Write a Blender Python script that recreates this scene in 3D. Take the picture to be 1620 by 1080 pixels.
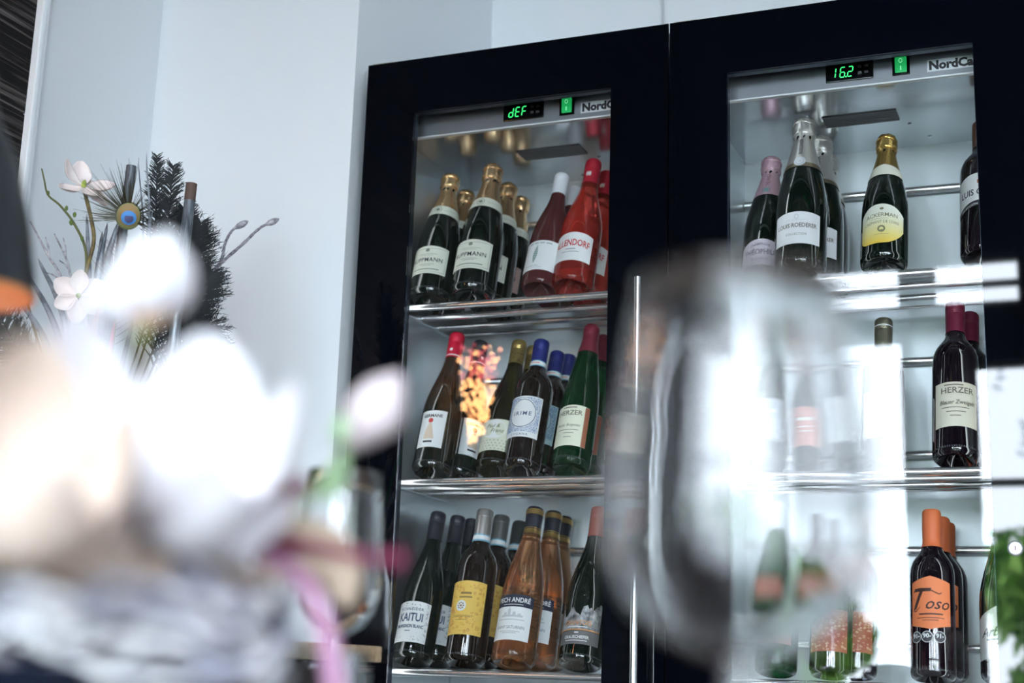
import bpy, bmesh, math, random
import numpy as np
from mathutils import Vector, Matrix

for o in list(bpy.data.objects):
    bpy.data.objects.remove(o)
scene = bpy.context.scene
COL = scene.collection
random.seed(7)

# ------------------------------------------------------------------ camera
FPX = 2290.0
R = np.array([[0.92808291, -0.05470914, -0.36833277],
              [0.37110028, 0.21761921, 0.90273278],
              [0.03076855, -0.97449925, 0.22227124]])
C = np.array([1.33689712, -2.45, 0.86])
cam_d = bpy.data.cameras.new('camera')
cam = bpy.data.objects.new('camera', cam_d)
COL.objects.link(cam)
cam_d.sensor_width = 36.0
cam_d.lens = FPX / 1620 * 36.0
cam_d.clip_start = 0.02
M = Matrix.Identity(4)
for i in range(3):
    M[i][0] = R[i, 0]; M[i][1] = -R[i, 1]; M[i][2] = -R[i, 2]; M[i][3] = C[i]
cam.matrix_world = M
cam_d.dof.use_dof = True
cam_d.dof.focus_distance = 2.60
cam_d.dof.aperture_fstop = 2.8
scene.camera = cam

# ------------------------------------------------------------------ world, exposure
w = bpy.data.worlds.new('overcast_sky'); scene.world = w; w.use_nodes = True
bg = w.node_tree.nodes['Background']
bg.inputs[0].default_value = (0.85, 0.93, 1.0, 1)
bg.inputs[1].default_value = 15.5
vs = scene.view_settings
vs.view_transform = 'Standard'; vs.look = 'None'; vs.exposure = 0.66; vs.gamma = 1.0
vs.use_curve_mapping = False
cy = scene.cycles
cy.use_denoising = True
cy.transparent_max_bounces = 40
cy.max_bounces = 10
cy.diffuse_bounces = 5
cy.glossy_bounces = 5
cy.transmission_bounces = 8
cy.caustics_reflective = False
cy.caustics_refractive = False
cy.sample_clamp_indirect = 6.0


def portal(x0, x1, z0, z1, y):
    l = bpy.data.lights.new('window_portal', 'AREA')
    l.shape = 'RECTANGLE'; l.size = x1 - x0; l.size_y = z1 - z0
    l.cycles.is_portal = True
    o = bpy.data.objects.new('window_portal', l); COL.objects.link(o)
    o.location = ((x0 + x1) / 2, y, (z0 + z1) / 2)
    o.rotation_euler = (math.radians(90), 0, 0)      # -Z axis looks to +Y, into the room


# (x0, x1, z0, z1) openings of the window wall opposite the fridges
YW = -4.2
OPEN = [(0.03, 0.565, 0.25, 2.42), (0.845, 1.45, 0.25, 2.28),
        (0.125, 0.56, 2.54, 2.775), (0.68, 1.085, 2.54, 2.775),
        (1.62, 2.60, 0.25, 2.60), (2.75, 3.75, 0.25, 2.60), (3.9, 4.85, 0.25, 2.60)]  # this row: unseen windows added to let more daylight in
for a in OPEN:
    portal(a[0], a[1], a[2], a[3], YW + 0.02)


# ------------------------------------------------------------------ helpers
def ray(px, py):
    return R @ np.array([px - 810.0, py - 540.0, FPX])


def PY(px, py, Y):
    """point on the vertical plane y=Y"""
    d = ray(px, py); t = (Y - C[1]) / d[1]
    return Vector(C + d * t)


def PD(px, py, dist):
    d = ray(px, py); d = d / np.linalg.norm(d)
    return Vector(C + d * dist)


MATS = {}


def mat(name, col, rough=0.5, metal=0.0, **kw):
    if name in MATS:
        return MATS[name]
    m = bpy.data.materials.new(name); m.use_nodes = True
    b = m.node_tree.nodes['Principled BSDF']
    b.inputs['Base Color'].default_value = (*col, 1)
    b.inputs['Roughness'].default_value = rough
    b.inputs['Metallic'].default_value = metal
    if 'ior' in kw: b.inputs['IOR'].default_value = kw['ior']
    if 'coat' in kw:
        b.inputs['Coat Weight'].default_value = kw['coat']; b.inputs['Coat Roughness'].default_value = 0.03
    if 'sss' in kw:
        b.inputs['Subsurface Weight'].default_value = kw['sss']
        b.inputs['Subsurface Radius'].default_value = (0.02, 0.012, 0.01)
        b.inputs['Subsurface Scale'].default_value = 0.3
    if 'emit' in kw:
        b.inputs['Emission Color'].default_value = (*kw.get('ecol', col), 1)
        b.inputs['Emission Strength'].default_value = kw['emit']
    if 'aniso' in kw: b.inputs['Anisotropic'].default_value = kw['aniso']
    MATS[name] = m
    return m


def bump_noise(m, scale=(1, 1, 1), nscale=50, strength=0.1, detail=3, ramp=None):
    """procedural grain: noise in object space on bump and, with ramp=(c0,c1), on the base colour"""
    nt = m.node_tree; b = nt.nodes['Principled BSDF']
    tc = nt.nodes.new('ShaderNodeTexCoord'); mp = nt.nodes.new('ShaderNodeMapping')
    mp.inputs['Scale'].default_value = scale
    n = nt.nodes.new('ShaderNodeTexNoise'); n.inputs['Scale'].default_value = nscale
    n.inputs['Detail'].default_value = detail
    nt.links.new(tc.outputs['Object'], mp.inputs[0]); nt.links.new(mp.outputs[0], n.inputs['Vector'])
    if strength:
        bp = nt.nodes.new('ShaderNodeBump'); bp.inputs['Strength'].default_value = strength
        bp.inputs['Distance'].default_value = 0.002
        nt.links.new(n.outputs[0], bp.inputs['Height']); nt.links.new(bp.outputs[0], b.inputs['Normal'])
    if ramp:
        cr = nt.nodes.new('ShaderNodeValToRGB')
        cr.color_ramp.elements[0].color = (*ramp[0], 1); cr.color_ramp.elements[1].color = (*ramp[1], 1)
        cr.color_ramp.elements[0].position = ramp[2] if len(ramp) > 2 else 0.3
        cr.color_ramp.elements[1].position = ramp[3] if len(ramp) > 3 else 0.7
        nt.links.new(n.outputs[0], cr.inputs[0]); nt.links.new(cr.outputs[0], b.inputs['Base Color'])
    return m


def clear_glass(name, tint=(1, 1, 1), ior=1.5, body=None, bodyfac=0.0, rough=0.0):
    """thin pane / thin wall: transparent tint, fresnel reflection, optional coloured body"""
    if name in MATS:
        return MATS[name]
    m = bpy.data.materials.new(name); m.use_nodes = True; nt = m.node_tree
    for n in list(nt.nodes):
        nt.nodes.remove(n)
    out = nt.nodes.new('ShaderNodeOutputMaterial')
    tr = nt.nodes.new('ShaderNodeBsdfTransparent'); tr.inputs[0].default_value = (*tint, 1)
    gl = nt.nodes.new('ShaderNodeBsdfGlossy'); gl.inputs['Roughness'].default_value = rough
    fr = nt.nodes.new('ShaderNodeFresnel'); fr.inputs[0].default_value = ior
    mx = nt.nodes.new('ShaderNodeMixShader')
    src = tr.outputs[0]
    if body:
        df = nt.nodes.new('ShaderNodeBsdfDiffuse'); df.inputs[0].default_value = (*body, 1)
        tl = nt.nodes.new('ShaderNodeBsdfTranslucent'); tl.inputs[0].default_value = (*body, 1)
        m1 = nt.nodes.new('ShaderNodeMixShader'); m1.inputs[0].default_value = 0.6
        nt.links.new(df.outputs[0], m1.inputs[1]); nt.links.new(tl.outputs[0], m1.inputs[2])
        m2 = nt.nodes.new('ShaderNodeMixShader'); m2.inputs[0].default_value = bodyfac
        nt.links.new(src, m2.inputs[1]); nt.links.new(m1.outputs[0], m2.inputs[2])
        src = m2.outputs[0]
    nt.links.new(fr.outputs[0], mx.inputs[0])
    nt.links.new(src, mx.inputs[1]); nt.links.new(gl.outputs[0], mx.inputs[2])
    nt.links.new(mx.outputs[0], out.inputs[0])
    MATS[name] = m
    return m


def link(o, parent=None, label=None, cat=None, group=None, kind=None):
    COL.objects.link(o)
    if parent: o.parent = parent
    if label: o['label'] = label
    if cat: o['category'] = cat
    if group: o['group'] = group
    if kind: o['kind'] = kind
    return o


def empty(name, loc=(0, 0, 0), label=None, cat=None, group=None, kind=None):
    o = bpy.data.objects.new(name, None); o.location = loc; o.empty_display_size = 0.05
    return link(o, None, label, cat, group, kind)


def mk(name, verts, faces, m, parent=None, smooth=False, **kw):
    me = bpy.data.meshes.new(name); me.from_pydata([tuple(v) for v in verts], [], faces); me.update()
    if m: me.materials.append(m)
    if smooth: me.shade_smooth()
    return link(bpy.data.objects.new(name, me), parent, **kw)


class G:
    """geometry collector"""
    def __init__(s): s.v = []; s.f = []

    def add(s, v, f):
        o = len(s.v); s.v += [tuple(p) for p in v]; s.f += [tuple(i + o for i in q) for q in f]; return s

    def box(s, x0, x1, y0, y1, z0, z1):
        v = [(x, y, z) for x in (x0, x1) for y in (y0, y1) for z in (z0, z1)]
        return s.add(v, [(0, 1, 3, 2), (4, 6, 7, 5), (0, 4, 5, 1), (2, 3, 7, 6), (0, 2, 6, 4), (1, 5, 7, 3)])

    def bbox(s, x0, x1, y0, y1, z0, z1, b=0.003):
        """box with chamfered edges"""
        bm = bmesh.new(); bmesh.ops.create_cube(bm, size=1)
        for p in bm.verts:
            p.co = Vector((x0 + (p.co.x + .5) * (x1 - x0), y0 + (p.co.y + .5) * (y1 - y0), z0 + (p.co.z + .5) * (z1 - z0)))
        bmesh.ops.bevel(bm, geom=bm.edges[:], offset=b, segments=2, affect='EDGES', profile=0.6)
        bm.verts.index_update()
        s.add([p.co[:] for p in bm.verts], [[q.index for q in f.verts] for f in bm.faces]); bm.free(); return s

    def lathe(s, prof, n=32, jit=None, cap=True):
        k = len(prof); v = []; f = []
        for j, (r, z) in enumerate(prof):
            for i in range(n):
                a = 2 * math.pi * i / n; rr = r
                if jit: rr = r + jit(j, i, r, z)
                v.append((rr * math.cos(a), rr * math.sin(a), z))
        for j in range(k - 1):
            for i in range(n):
                i2 = (i + 1) % n
                f.append((j * n + i, j * n + i2, (j + 1) * n + i2, (j + 1) * n + i))
        if cap:
            if prof[0][0] > 1e-5: f.append(tuple(range(n - 1, -1, -1)))
            if prof[-1][0] > 1e-5: f.append(tuple((k - 1) * n + i for i in range(n)))
        return s.add(v, f)

    def tube(s, pts, rad, n=8, cap=True):
        pts = [Vector(p) for p in pts]
        if not hasattr(rad, '__len__'): rad = [rad] * len(pts)
        v = []; f = []; up = None
        for j, p in enumerate(pts):
            d = (pts[min(j + 1, len(pts) - 1)] - pts[max(j - 1, 0)])
            d = d.normalized() if d.length > 1e-9 else Vector((0, 0, 1))
            if up is None:
                up = Vector((0, 0, 1)) if abs(d.z) < 0.9 else Vector((1, 0, 0))
            a = d.cross(up); a = a.normalized() if a.length > 1e-6 else Vector((1, 0, 0))
            b = a.cross(d).normalized(); up = b
            for i in range(n):
                t = 2 * math.pi * i / n
                v.append(p + (a * math.cos(t) + b * math.sin(t)) * rad[j])
        for j in range(len(pts) - 1):
            for i in range(n):
                i2 = (i + 1) % n
                f.append((j * n + i, j * n + i2, (j + 1) * n + i2, (j + 1) * n + i))
        if cap:
            f.append(tuple(range(n - 1, -1, -1))); f.append(tuple((len(pts) - 1) * n + i for i in range(n)))
        return s.add(v, f)

    def build(s, name, m, parent=None, smooth=False, **kw):
        return mk(name, s.v, s.f, m, parent, smooth, **kw)


def smooth_by_angle(o, deg=35):
    me = o.data
    me.shade_smooth()
    bm = bmesh.new(); bm.from_mesh(me)
    for e in bm.edges:
        if len(e.link_faces) == 2 and e.calc_face_angle(0) > math.radians(deg): e.smooth = False
    bm.to_mesh(me); bm.free()
    return o


def spline(pts, n=8):
    """Catmull-Rom through 3-D points"""
    P = [Vector(p) for p in pts]; P = [P[0] * 2 - P[1]] + P + [P[-1] * 2 - P[-2]]
    out = []
    for i in range(1, len(P) - 2):
        for k in range(n):
            t = k / n
            a, b, c, d = P[i - 1], P[i], P[i + 1], P[i + 2]
            out.append(0.5 * ((2 * b) + (c - a) * t + (2 * a - 5 * b + 4 * c - d) * t * t + (3 * b - a - 3 * c + d) * t ** 3))
    out.append(P[-2]); return out


def lerp(a, b, t): return a + (b - a) * t


# ------------------------------------------------------------------ materials
wall_m = bump_noise(mat('white_plaster', (0.71, 0.74, 0.765), 0.85), nscale=90, strength=0.05)
dark_wall = bump_noise(mat('charcoal_plaster', (0.018, 0.02, 0.024), 0.8), nscale=60, strength=0.1)
floor_m = bump_noise(mat('oak_floor', (0.16, 0.10, 0.06), 0.45), (1, 12, 1), 6, 0.05, ramp=((0.10, 0.06, 0.035), (0.22, 0.14, 0.085)))
ceil_m = mat('white_ceiling', (0.8, 0.81, 0.82), 0.9)
trim_m = mat('white_trim', (0.82, 0.85, 0.88), 0.5)
wood_m = bump_noise(mat('dark_laminated_wood', (0.05, 0.035, 0.03), 0.6, ior=1.25), (1, 1.5, 70), 2.0, 0.6, 7,
                    ramp=((0.004, 0.003, 0.003), (0.17, 0.145, 0.14), 0.5, 0.76))
black_glass = mat('black_printed_glass', (0.0015, 0.002, 0.004), 0.02, ior=1.55)
black_paint = mat('black_frame_paint', (0.006, 0.008, 0.012), 0.35)
spacer_m = mat('dark_glazing_spacer', (0.03, 0.045, 0.07), 0.25, 0.6)
pane_m = clear_glass('door_glass', (0.96, 0.975, 0.98), 1.70)
win_glass = clear_glass('window_glass', (0.97, 0.98, 1.0), 1.3)
steel_m = bump_noise(mat('brushed_steel', (0.62, 0.66, 0.69), 0.30, 0.85), (1, 40, 40), 8, 0.06, 4)
steel_back = bump_noise(mat('satin_steel', (0.66, 0.72, 0.75), 0.42, 0.45), (3, 3, 40), 10, 0.05, 4)
ceil_steel = bump_noise(mat('polished_steel', (0.60, 0.63, 0.66), 0.16, 0.92), (1, 30, 1), 8, 0.03)
chrome = mat('chrome', (0.86, 0.87, 0.88), 0.22, 0.9)
side_m = mat('grey_cabinet_side', (0.22, 0.25, 0.28), 0.45, 0.3)
display_m = mat('black_display', (0.003, 0.0035, 0.0045), 0.12)
green_led = mat('green_led', (0.02, 0.5, 0.12), 0.4, emit=1.0, ecol=(0.05, 1.0, 0.22))
green_sw = mat('green_lit_switch', (0.01, 0.2, 0.06), 0.25, emit=0.25, ecol=(0.03, 0.8, 0.2))
led_dim = mat('led_strip_dim', (1, 1, 1), 0.5, emit=3.5, ecol=(0.93, 0.98, 1.0))
led_full = mat('led_strip', (1, 1, 1), 0.5, emit=6.0, ecol=(0.90, 0.98, 1.0))
plate_m = mat('silver_plate', (0.75, 0.78, 0.80), 0.4, 0.3)
ink = mat('black_ink', (0.015, 0.016, 0.02), 0.5)
grey_ink = mat('grey_ink', (0.25, 0.26, 0.27), 0.6)

# ------------------------------------------------------------------ room shell
XL = -0.523        # left wall
XR = 5.0
HC = 4.2
NX = -0.03         # left side of the fridge niche
G().box(XL, XR, YW - 0.2, 0.75, -0.05, 0).build('floor', floor_m, kind='structure')
G().box(XL - .2, XR + .2, YW - 0.2, 0.95, HC, HC + .1).build('ceiling', ceil_m, kind='structure')
wb = G().box(XL - 0.2, NX, 0.0, 0.90, 0, HC).build('wall_back', wall_m, kind='structure')
wn = G().box(NX, XR + 0.2, 0.70, 0.90, 0, HC).build('wall_niche', wall_m, kind='structure')
# shallow pilaster on the niche wall above the cabinets
G().bbox(0.43, 1.9, 0.672, 0.701, 0, HC - .01, 0.01).build('pilaster', wall_m, wn)
G().box(XL - 0.2, XL, YW - 0.2, 0.0, 0, HC).build('wall_left', wall_m, kind='structure')
G().box(XR, XR + 0.2, YW - .2, 0.70, 0, HC).build('wall_right', wall_m, kind='structure')
# dark laminated wood cladding along the left wall, closed off by a white moulding
wood = empty('wall_cladding', (XL, -2.3, 0), kind='structure')
zz = 0.0
while zz < HC - 0.01:
    z1 = min(zz + 0.62, HC)
    G().bbox(0, 0.018, YW + 2.3, -0.41 + 2.3, zz + .001, z1 - .001, 0.0015).build('panel', wood_m, wood)
    zz = z1
G().bbox(XL, XL + 0.034, -0.412, -0.399, 0, HC, 0.003).bbox(XL, XL + 0.026, -0.400, -0.382, 0, HC, 0.004).build('trim_1', trim_m, kind='structure')


# window wall with real openings
def wall_with_openings(name, x0, x1, z0, z1, y0, y1, openings, m):
    xs = sorted({x0, x1, *[o[0] for o in openings], *[o[1] for o in openings]})
    zs = sorted({z0, z1, *[o[2] for o in openings], *[o[3] for o in openings]})
    g = G()
    for i in range(len(xs) - 1):
        for j in range(len(zs) - 1):
            cx, cz = (xs[i] + xs[i + 1]) / 2, (zs[j] + zs[j + 1]) / 2
            if any(o[0] < cx < o[1] and o[2] < cz < o[3] for o in openings): continue
            g.box(xs[i], xs[i + 1], y0, y1, zs[j], zs[j + 1])
    return g.build(name, m, kind='structure')


wall_with_openings('wall_front', XL - .2, XR + .2, 0, HC, YW - 0.16, YW, OPEN, dark_wall)
frame_m = mat('dark_window_frame', (0.03, 0.035, 0.04), 0.4)
leaf_sticker = clear_glass('grey_leaf_film', (0.62, 0.65, 0.66), 1.3)
for k, (x0, x1, z0, z1) in enumerate(OPEN):
    t = 0.022
    g = G().box(x0, x0 + t, YW - .09, YW - .03, z0, z1).box(x1 - t, x1, YW - .09, YW - .03, z0, z1)
    g.box(x0, x1, YW - .09, YW - .03, z0, z0 + t).box(x0, x1, YW - .09, YW - .03, z1 - t, z1)
    if z1 - z0 > 1:
        g.box(x0, x1, YW - .09, YW - .03, 1.725, 1.755)
    else:
        g.box(x0, x1, YW - .09, YW - .03, 2.638, 2.660)
    fr = g.build('window_%d' % (k + 1), frame_m, kind='structure')
    G().box(x0 + t, x1 - t, YW - .063, YW - .057, z0 + t, z1 - t).build('pane', win_glass, fr)
    if k == 1:   # grey leaf stickers on the upper light
        g = G()
        for (cx, cz, n0) in ((0.93, 2.18, 3), (1.02, 1.88, 5), (1.2, 2.1, 5)):
            for q in range(n0):
                a = q * 0.7 - 0.5; L = 0.055
                px, pz = cx + 0.03 * q * math.cos(1.1), cz + 0.025 * q
                pts = []
                for s_ in range(9):
                    tt = s_ / 8; pts.append((tt, 0.3 * math.sin(math.pi * tt)))
                for s_ in range(7, 0, -1):
                    tt = s_ / 8; pts.append((tt, -0.3 * math.sin(math.pi * tt)))
                v = [(px + L * (u * math.cos(a) - v_ * math.sin(a)), YW - .055, pz + L * (u * math.sin(a) + v_ * math.cos(a))) for u, v_ in pts]
                g.add(v, [tuple(range(len(v)))])
        g.build('leaf_sticker', leaf_sticker, fr)

# outdoors: lawn and garden trees that the fridge doors mirror
G().box(-30, 40, -60, YW - 0.2, -0.3, -0.06).build('terrace', bump_noise(mat('pale_stone_paving', (0.45, 0.46, 0.47), 0.9), nscale=8, strength=0.3), kind='structure')
leaf_g = bump_noise(mat('garden_leaf', (0.10, 0.30, 0.03), 0.6), nscale=3, strength=0, ramp=((0.08, 0.26, 0.02), (0.36, 0.62, 0.10)))
bark_m = bump_noise(mat('bark', (0.10, 0.07, 0.05), 0.9), (1, 1, .2), 30, 0.5)


def garden_tree(x, y, h, rad, label, seed):
    rnd = random.Random(seed)
    t = empty('garden_tree', (x, y, -0.05), label, 'tree', 'garden trees outside the windows')
    G().tube([(0, 0, 0), (0.03, 0, h * .35), (0, 0.03, h * .8)], [0.06, 0.05, 0.02], 8).build('trunk', bark_m, t, True)
    v = []; f = []
    blobs = [(rnd.uniform(-.6, .6) * rad, rnd.uniform(-.6, .6) * rad, h * rnd.uniform(.3, .9), rad * rnd.uniform(.35, .6)) for _ in range(14)]
    for _ in range(3600):
        bx, by, bz, br = rnd.choice(blobs)
        d = Vector((rnd.gauss(0, 1), rnd.gauss(0, 1), rnd.gauss(0, 1))).normalized() * br * rnd.uniform(.6, 1.05)
        c = Vector((bx, by, bz)) + d; c.z = max(c.z, 0.1)
        a = Vector((rnd.gauss(0, 1), rnd.gauss(0, 1), rnd.gauss(0, 1))).normalized(); b = a.orthogonal().normalized()
        s = rnd.uniform(.05, .09); o = len(v)
        v += [c - a * s, c + b * s * .45, c + a * s, c - b * s * .45]; f.append((o, o + 1, o + 2, o + 3))
    mk('foliage', v, f, leaf_g, t, kind='stuff')


garden_tree(1.2, -7.2, 1.85, 0.62, 'bushy green garden tree mirrored at the right fridge lock', 1)
garden_tree(2.6, -8.6, 2.6, 1.0, 'tall green garden tree outside, furthest to the right', 2)
garden_tree(-0.55, -7.4, 1.75, 0.5, 'low green garden shrub mirrored behind the big wine glass', 3)


# ------------------------------------------------------------------ lettering
TXT = {}


def text_geo(s, bold=0.0, shear=0.0, space=1.0):
    key = (s, bold, shear, space)
    if key in TXT: return TXT[key]
    cu = bpy.data.curves.new('lettering', 'FONT'); cu.body = s; cu.size = 1.0
    cu.align_x = 'CENTER'; cu.align_y = 'CENTER'; cu.resolution_u = 2; cu.offset = bold; cu.shear = shear
    cu.space_character = space
    cu.dimensions = '2D'; cu.fill_mode = 'FRONT'
    ob = bpy.data.objects.new('lettering', cu); COL.objects.link(ob)
    dg = bpy.context.evaluated_depsgraph_get()
    me = bpy.data.meshes.new_from_object(ob.evaluated_get(dg), depsgraph=dg)
    bm = bmesh.new(); bm.from_mesh(me); bmesh.ops.triangulate(bm, faces=bm.faces[:])
    for _ in range(3):      # short edges, so that big letters follow the round bottle
        long_e = [e for e in bm.edges if e.calc_length() > 0.16]
        if not long_e: break
        bmesh.ops.subdivide_edges(bm, edges=long_e, cuts=1); bmesh.ops.triangulate(bm, faces=bm.faces[:])
    bm.to_mesh(me); bm.free()
    v = np.array([p.co[:] for p in me.vertices]) if len(me.vertices) else np.zeros((0, 3))
    f = [tuple(p.vertices) for p in me.polygons]
    bpy.data.meshes.remove(me); bpy.data.objects.remove(ob); bpy.data.curves.remove(cu)
    TXT[key] = (v, f)
    return TXT[key]


# ------------------------------------------------------------------ wine fridges
SEG = {'d': 'bcdeg', 'E': 'adefg', 'F': 'aefg', '1': 'bc', '6': 'acdefg', '2': 'abdeg'}


def seven_seg(g, ch, x, z, w_, h, y, t=0.0026, slant=0.12):
    hh = h / 2
    S = {'a': (0, h, w_, h), 'b': (w_, hh, w_, h), 'c': (w_, 0, w_, hh), 'd': (0, 0, w_, 0),
         'e': (0, 0, 0, hh), 'f': (0, hh, 0, h), 'g': (0, hh, w_, hh)}
    for s in SEG[ch]:
        x0, z0, x1, z1 = S[s]
        if x0 == x1:
            q = [(x0 - t / 2, z0 + t * .6), (x0 + t / 2, z0 + t * .6), (x0 + t / 2, z1 - t * .6), (x0 - t / 2, z1 - t * .6)]
        else:
            q = [(x0 + t * .4, z0 - t / 2), (x1 - t * .4, z0 - t / 2), (x1 - t * .4, z0 + t / 2), (x0 + t * .4, z0 + t / 2)]
        g.add([(x + a + slant * b, y, z + b) for a, b in q], [(0, 1, 2, 3)])


W1 = 0.636
SHELF = {1: 1.574, 2: 1.218, 3: 0.854, 4: 0.50}
BAR_Y = (0.118, 0.205, 0.29)


def fridge(x0, label, digits, gx0, gx1, led_m):
    fz = empty('wine_fridge', (x0, 0.25, 0), label, 'fridge', 'black glass-door wine fridges')
    ox, oy = x0, 0.25

    def B(*a): return a

    def part(name, g, m, parent=fz, sm=False, **kw):
        g.v = [(p[0], p[1] - oy, p[2]) for p in g.v]
        o = g.build(name, m, parent, **kw)
        if sm: smooth_by_angle(o, 40)
        return o
    # outer cabinet shell
    sx0, sx1, yb, zc = 0.045, W1 - 0.045, 0.43, 1.927
    g = G().box(0.004, sx0 - .003, 0.055, 0.50, 0.08, 2.045).box(sx1 + .003, W1 - .004, 0.055, 0.50, 0.08, 2.045)
    g.box(0.004, W1 - .004, yb + .004, 0.50, 0.08, 2.045).box(0.004, W1 - .004, 0.068, 0.50, 1.990, 2.045)
    g.box(0.004, W1 - .004, 0.055, 0.50, 0.08, 0.20)
    part('cabinet', g, side_m)
    for fx in (0.06, W1 - 0.06):
        for fy in (0.10, 0.45):
            part('foot', G().tube([(fx, fy, 0), (fx, fy, 0.08)], [0.022, 0.018], 12), black_paint)
    # liner
    part('side_liner', G().box(sx0 - .003, sx0, 0.056, yb, 0.2, zc), steel_m)
    part('side_liner', G().box(sx1, sx1 + .003, 0.056, yb, 0.2, zc), steel_m)
    part('back_liner', G().box(sx0, sx1, yb, yb + .004, 0.2, zc), steel_back)
    part('ceiling_liner', G().box(sx0, sx1, 0.066, yb, zc, zc + .004), ceil_steel)
    part('floor_liner', G().box(sx0, sx1, 0.056, yb, 0.196, 0.2), steel_m)
    # screws on the ceiling
    for (sxx, syy) in ((0.40, 0.30), (0.43, 0.38), (0.33, 0.40)):
        g = G().lathe([(0.0042, -0.0015), (0.003, -0.0025), (0, -0.0025)], 12)
        g.v = [(p[0] + sxx, p[1] + syy, p[2] + zc) for p in g.v]
        part('screw', g, chrome)
    # vent: dark slot plate with slats
    vx0, vx1, vy0, vy1 = (0.245, 0.385, 0.215, 0.272)
    vent = part('vent', G().box(vx0, vx1, vy0, vy1, zc - .0012, zc), mat('dark_slot', (0.03, 0.033, 0.036), 0.6))
    for i in range(7):
        y = vy0 + (i + .2) * (vy1 - vy0) / 7
        part('slat', G().box(vx0, vx1, y, y + 0.0032, zc - .003, zc - .001), mat('grey_slat', (0.16, 0.17, 0.18), 0.4), vent)
    # header with controls
    hy = 0.060
    hd = part('header_panel', G().box(sx0, sx1, hy, hy + .006, 1.9185, 1.992), mat('grey_header_steel', (0.36, 0.38, 0.41), 0.35, 0.7))
    part('lip', G().box(sx0, sx1, hy - .002, hy + .008, 1.9155, 1.9185), mat('bright_lip', (0.9, 0.92, 0.93), 0.35, 0.2), hd)
    dx = 0.280
    part('display', G().bbox(dx, dx + 0.086, hy - .004, hy, 1.929, 1.964, 0.0015), display_m, hd)
    g = G(); x = dx + 0.012
    for ch in digits:
        if ch == '.':
            g.add([(x - .004, hy - .0045, 1.9355), (x - .0015, hy - .0045, 1.9355), (x - .0015, hy - .0045, 1.938), (x - .004, hy - .0045, 1.938)], [(0, 1, 2, 3)]); continue
        seven_seg(g, ch, x - (0.003 if ch == '1' else 0), 1.9365, 0.0082, 0.019, hy - .0045, 0.0019)
        x += 0.0138
    part('digits', g, green_led, hd)
    for bx_ in (0.058, 0.070):
        for bz in (1.939, 1.951):
            part('button', G().bbox(dx + bx_, dx + bx_ + .007, hy - .0052, hy - .003, bz, bz + .005, 0.001), mat('grey_button', (0.06, 0.062, 0.065), 0.5), hd)
    part('switch_bezel', G().bbox(0.399, 0.430, hy - .003, hy, 1.928, 1.966, 0.001), display_m, hd)
    part('rocker_switch', G().bbox(0.404, 0.425, hy - .006, hy - .002, 1.932, 1.962, 0.002), green_sw, hd)
    g = G()
    for rr in range(16):
        a0, a1 = rr * math.pi / 8, (rr + 1) * math.pi / 8
        q = [(math.cos(a0) * .0022, math.sin(a0) * .0030), (math.cos(a1) * .0022, math.sin(a1) * .0030), (math.cos(a1) * .0035, math.sin(a1) * .0045), (math.cos(a0) * .0035, math.sin(a0) * .0045)]
        g.add([(0.4145 + u, hy - .0065, 1.9545 + v) for u, v in q], [(0, 1, 2, 3)])
    g.add([(0.4137, hy - .0065, 1.936), (0.4153, hy - .0065, 1.936), (0.4153, hy - .0065, 1.944), (0.4137, hy - .0065, 1.944)], [(0, 1, 2, 3)])
    part('switch_symbol', g, mat('pale_green_mark', (0.3, 0.9, 0.5), 0.5, emit=0.4), hd)
    bp0 = 0.443 if x0 < .3 else 0.460
    part('brand_plate', G().box(bp0, bp0 + 0.097, hy - .0015, hy, 1.928, 1.9505), plate_m, hd)
    tv, tf = text_geo('NordCap', 0.05)
    g = G().add([(bp0 + .0035 + (p[0] - tv[:, 0].min()) * 0.0225, hy - .0022, 1.9385 + p[1] * 0.0225) for p in tv], tf)
    part('lettering', g, ink, hd)
    # shelves: three chrome bars each
    for s, z in SHELF.items():
        for i, y in enumerate(BAR_Y):
            r = 0.0075 if i == 0 else 0.0068
            g = G().tube([(sx0 + .006, y, z), (sx1 - .006, y, z)], r, 14)
            part('shelf_bar', g, chrome, sm=True)
        part('shelf_bar', G().tube([(sx0 + .002, 0.365, z), (sx1 - .002, 0.365, z)], 0.003, 8), chrome)
        for xx in (sx0 + .003, sx1 - .003):
            part('bar_bracket', G().bbox(xx - .003, xx + .003, 0.105, 0.37, z - .010, z + .006, 0.002), steel_m)
        if s < 4:
            for dz in (0.255 if s != 2 else 0.26, 0.075):
                part('back_rail', G().tube([(sx0 + .002, 0.418, z + dz), (sx1 - .002, 0.418, z + dz)], 0.0085, 12), chrome, sm=True)
    # lit strips down both front corners, behind the printed border
    for xx in (sx0 + .004, sx1 - .014):
        part('light_strip', G().box(xx, xx + .010, 0.058, 0.064, 0.25, 1.90), led_m)
    # door: black printed glass border, glazing spacer, clear pane
    zb, zt, gb, gt = 0.10, 2.063, 0.24, 1.948
    g = G()
    bm = bmesh.new()
    o4 = [(0, zb), (W1, zb), (W1, zt), (0, zt)]; i4 = [(gx0, gb), (gx1, gb), (gx1, gt), (gx0, gt)]
    v = []
    for y in (0.0, 0.006):
        v += [(a, y, b) for a, b in o4] + [(a, y, b) for a, b in i4]
    f = []
    for k in range(4):
        k2 = (k + 1) % 4
        f += [(k, k2, 4 + k2, 4 + k), (8 + k, 12 + k, 12 + k2, 8 + k2), (k, 8 + k, 8 + k2, k2), (4 + k, 4 + k2, 12 + k2, 12 + k)]
    bm.free()
    door = part('door', g.add(v, f), black_glass)
    g = G()
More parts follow.
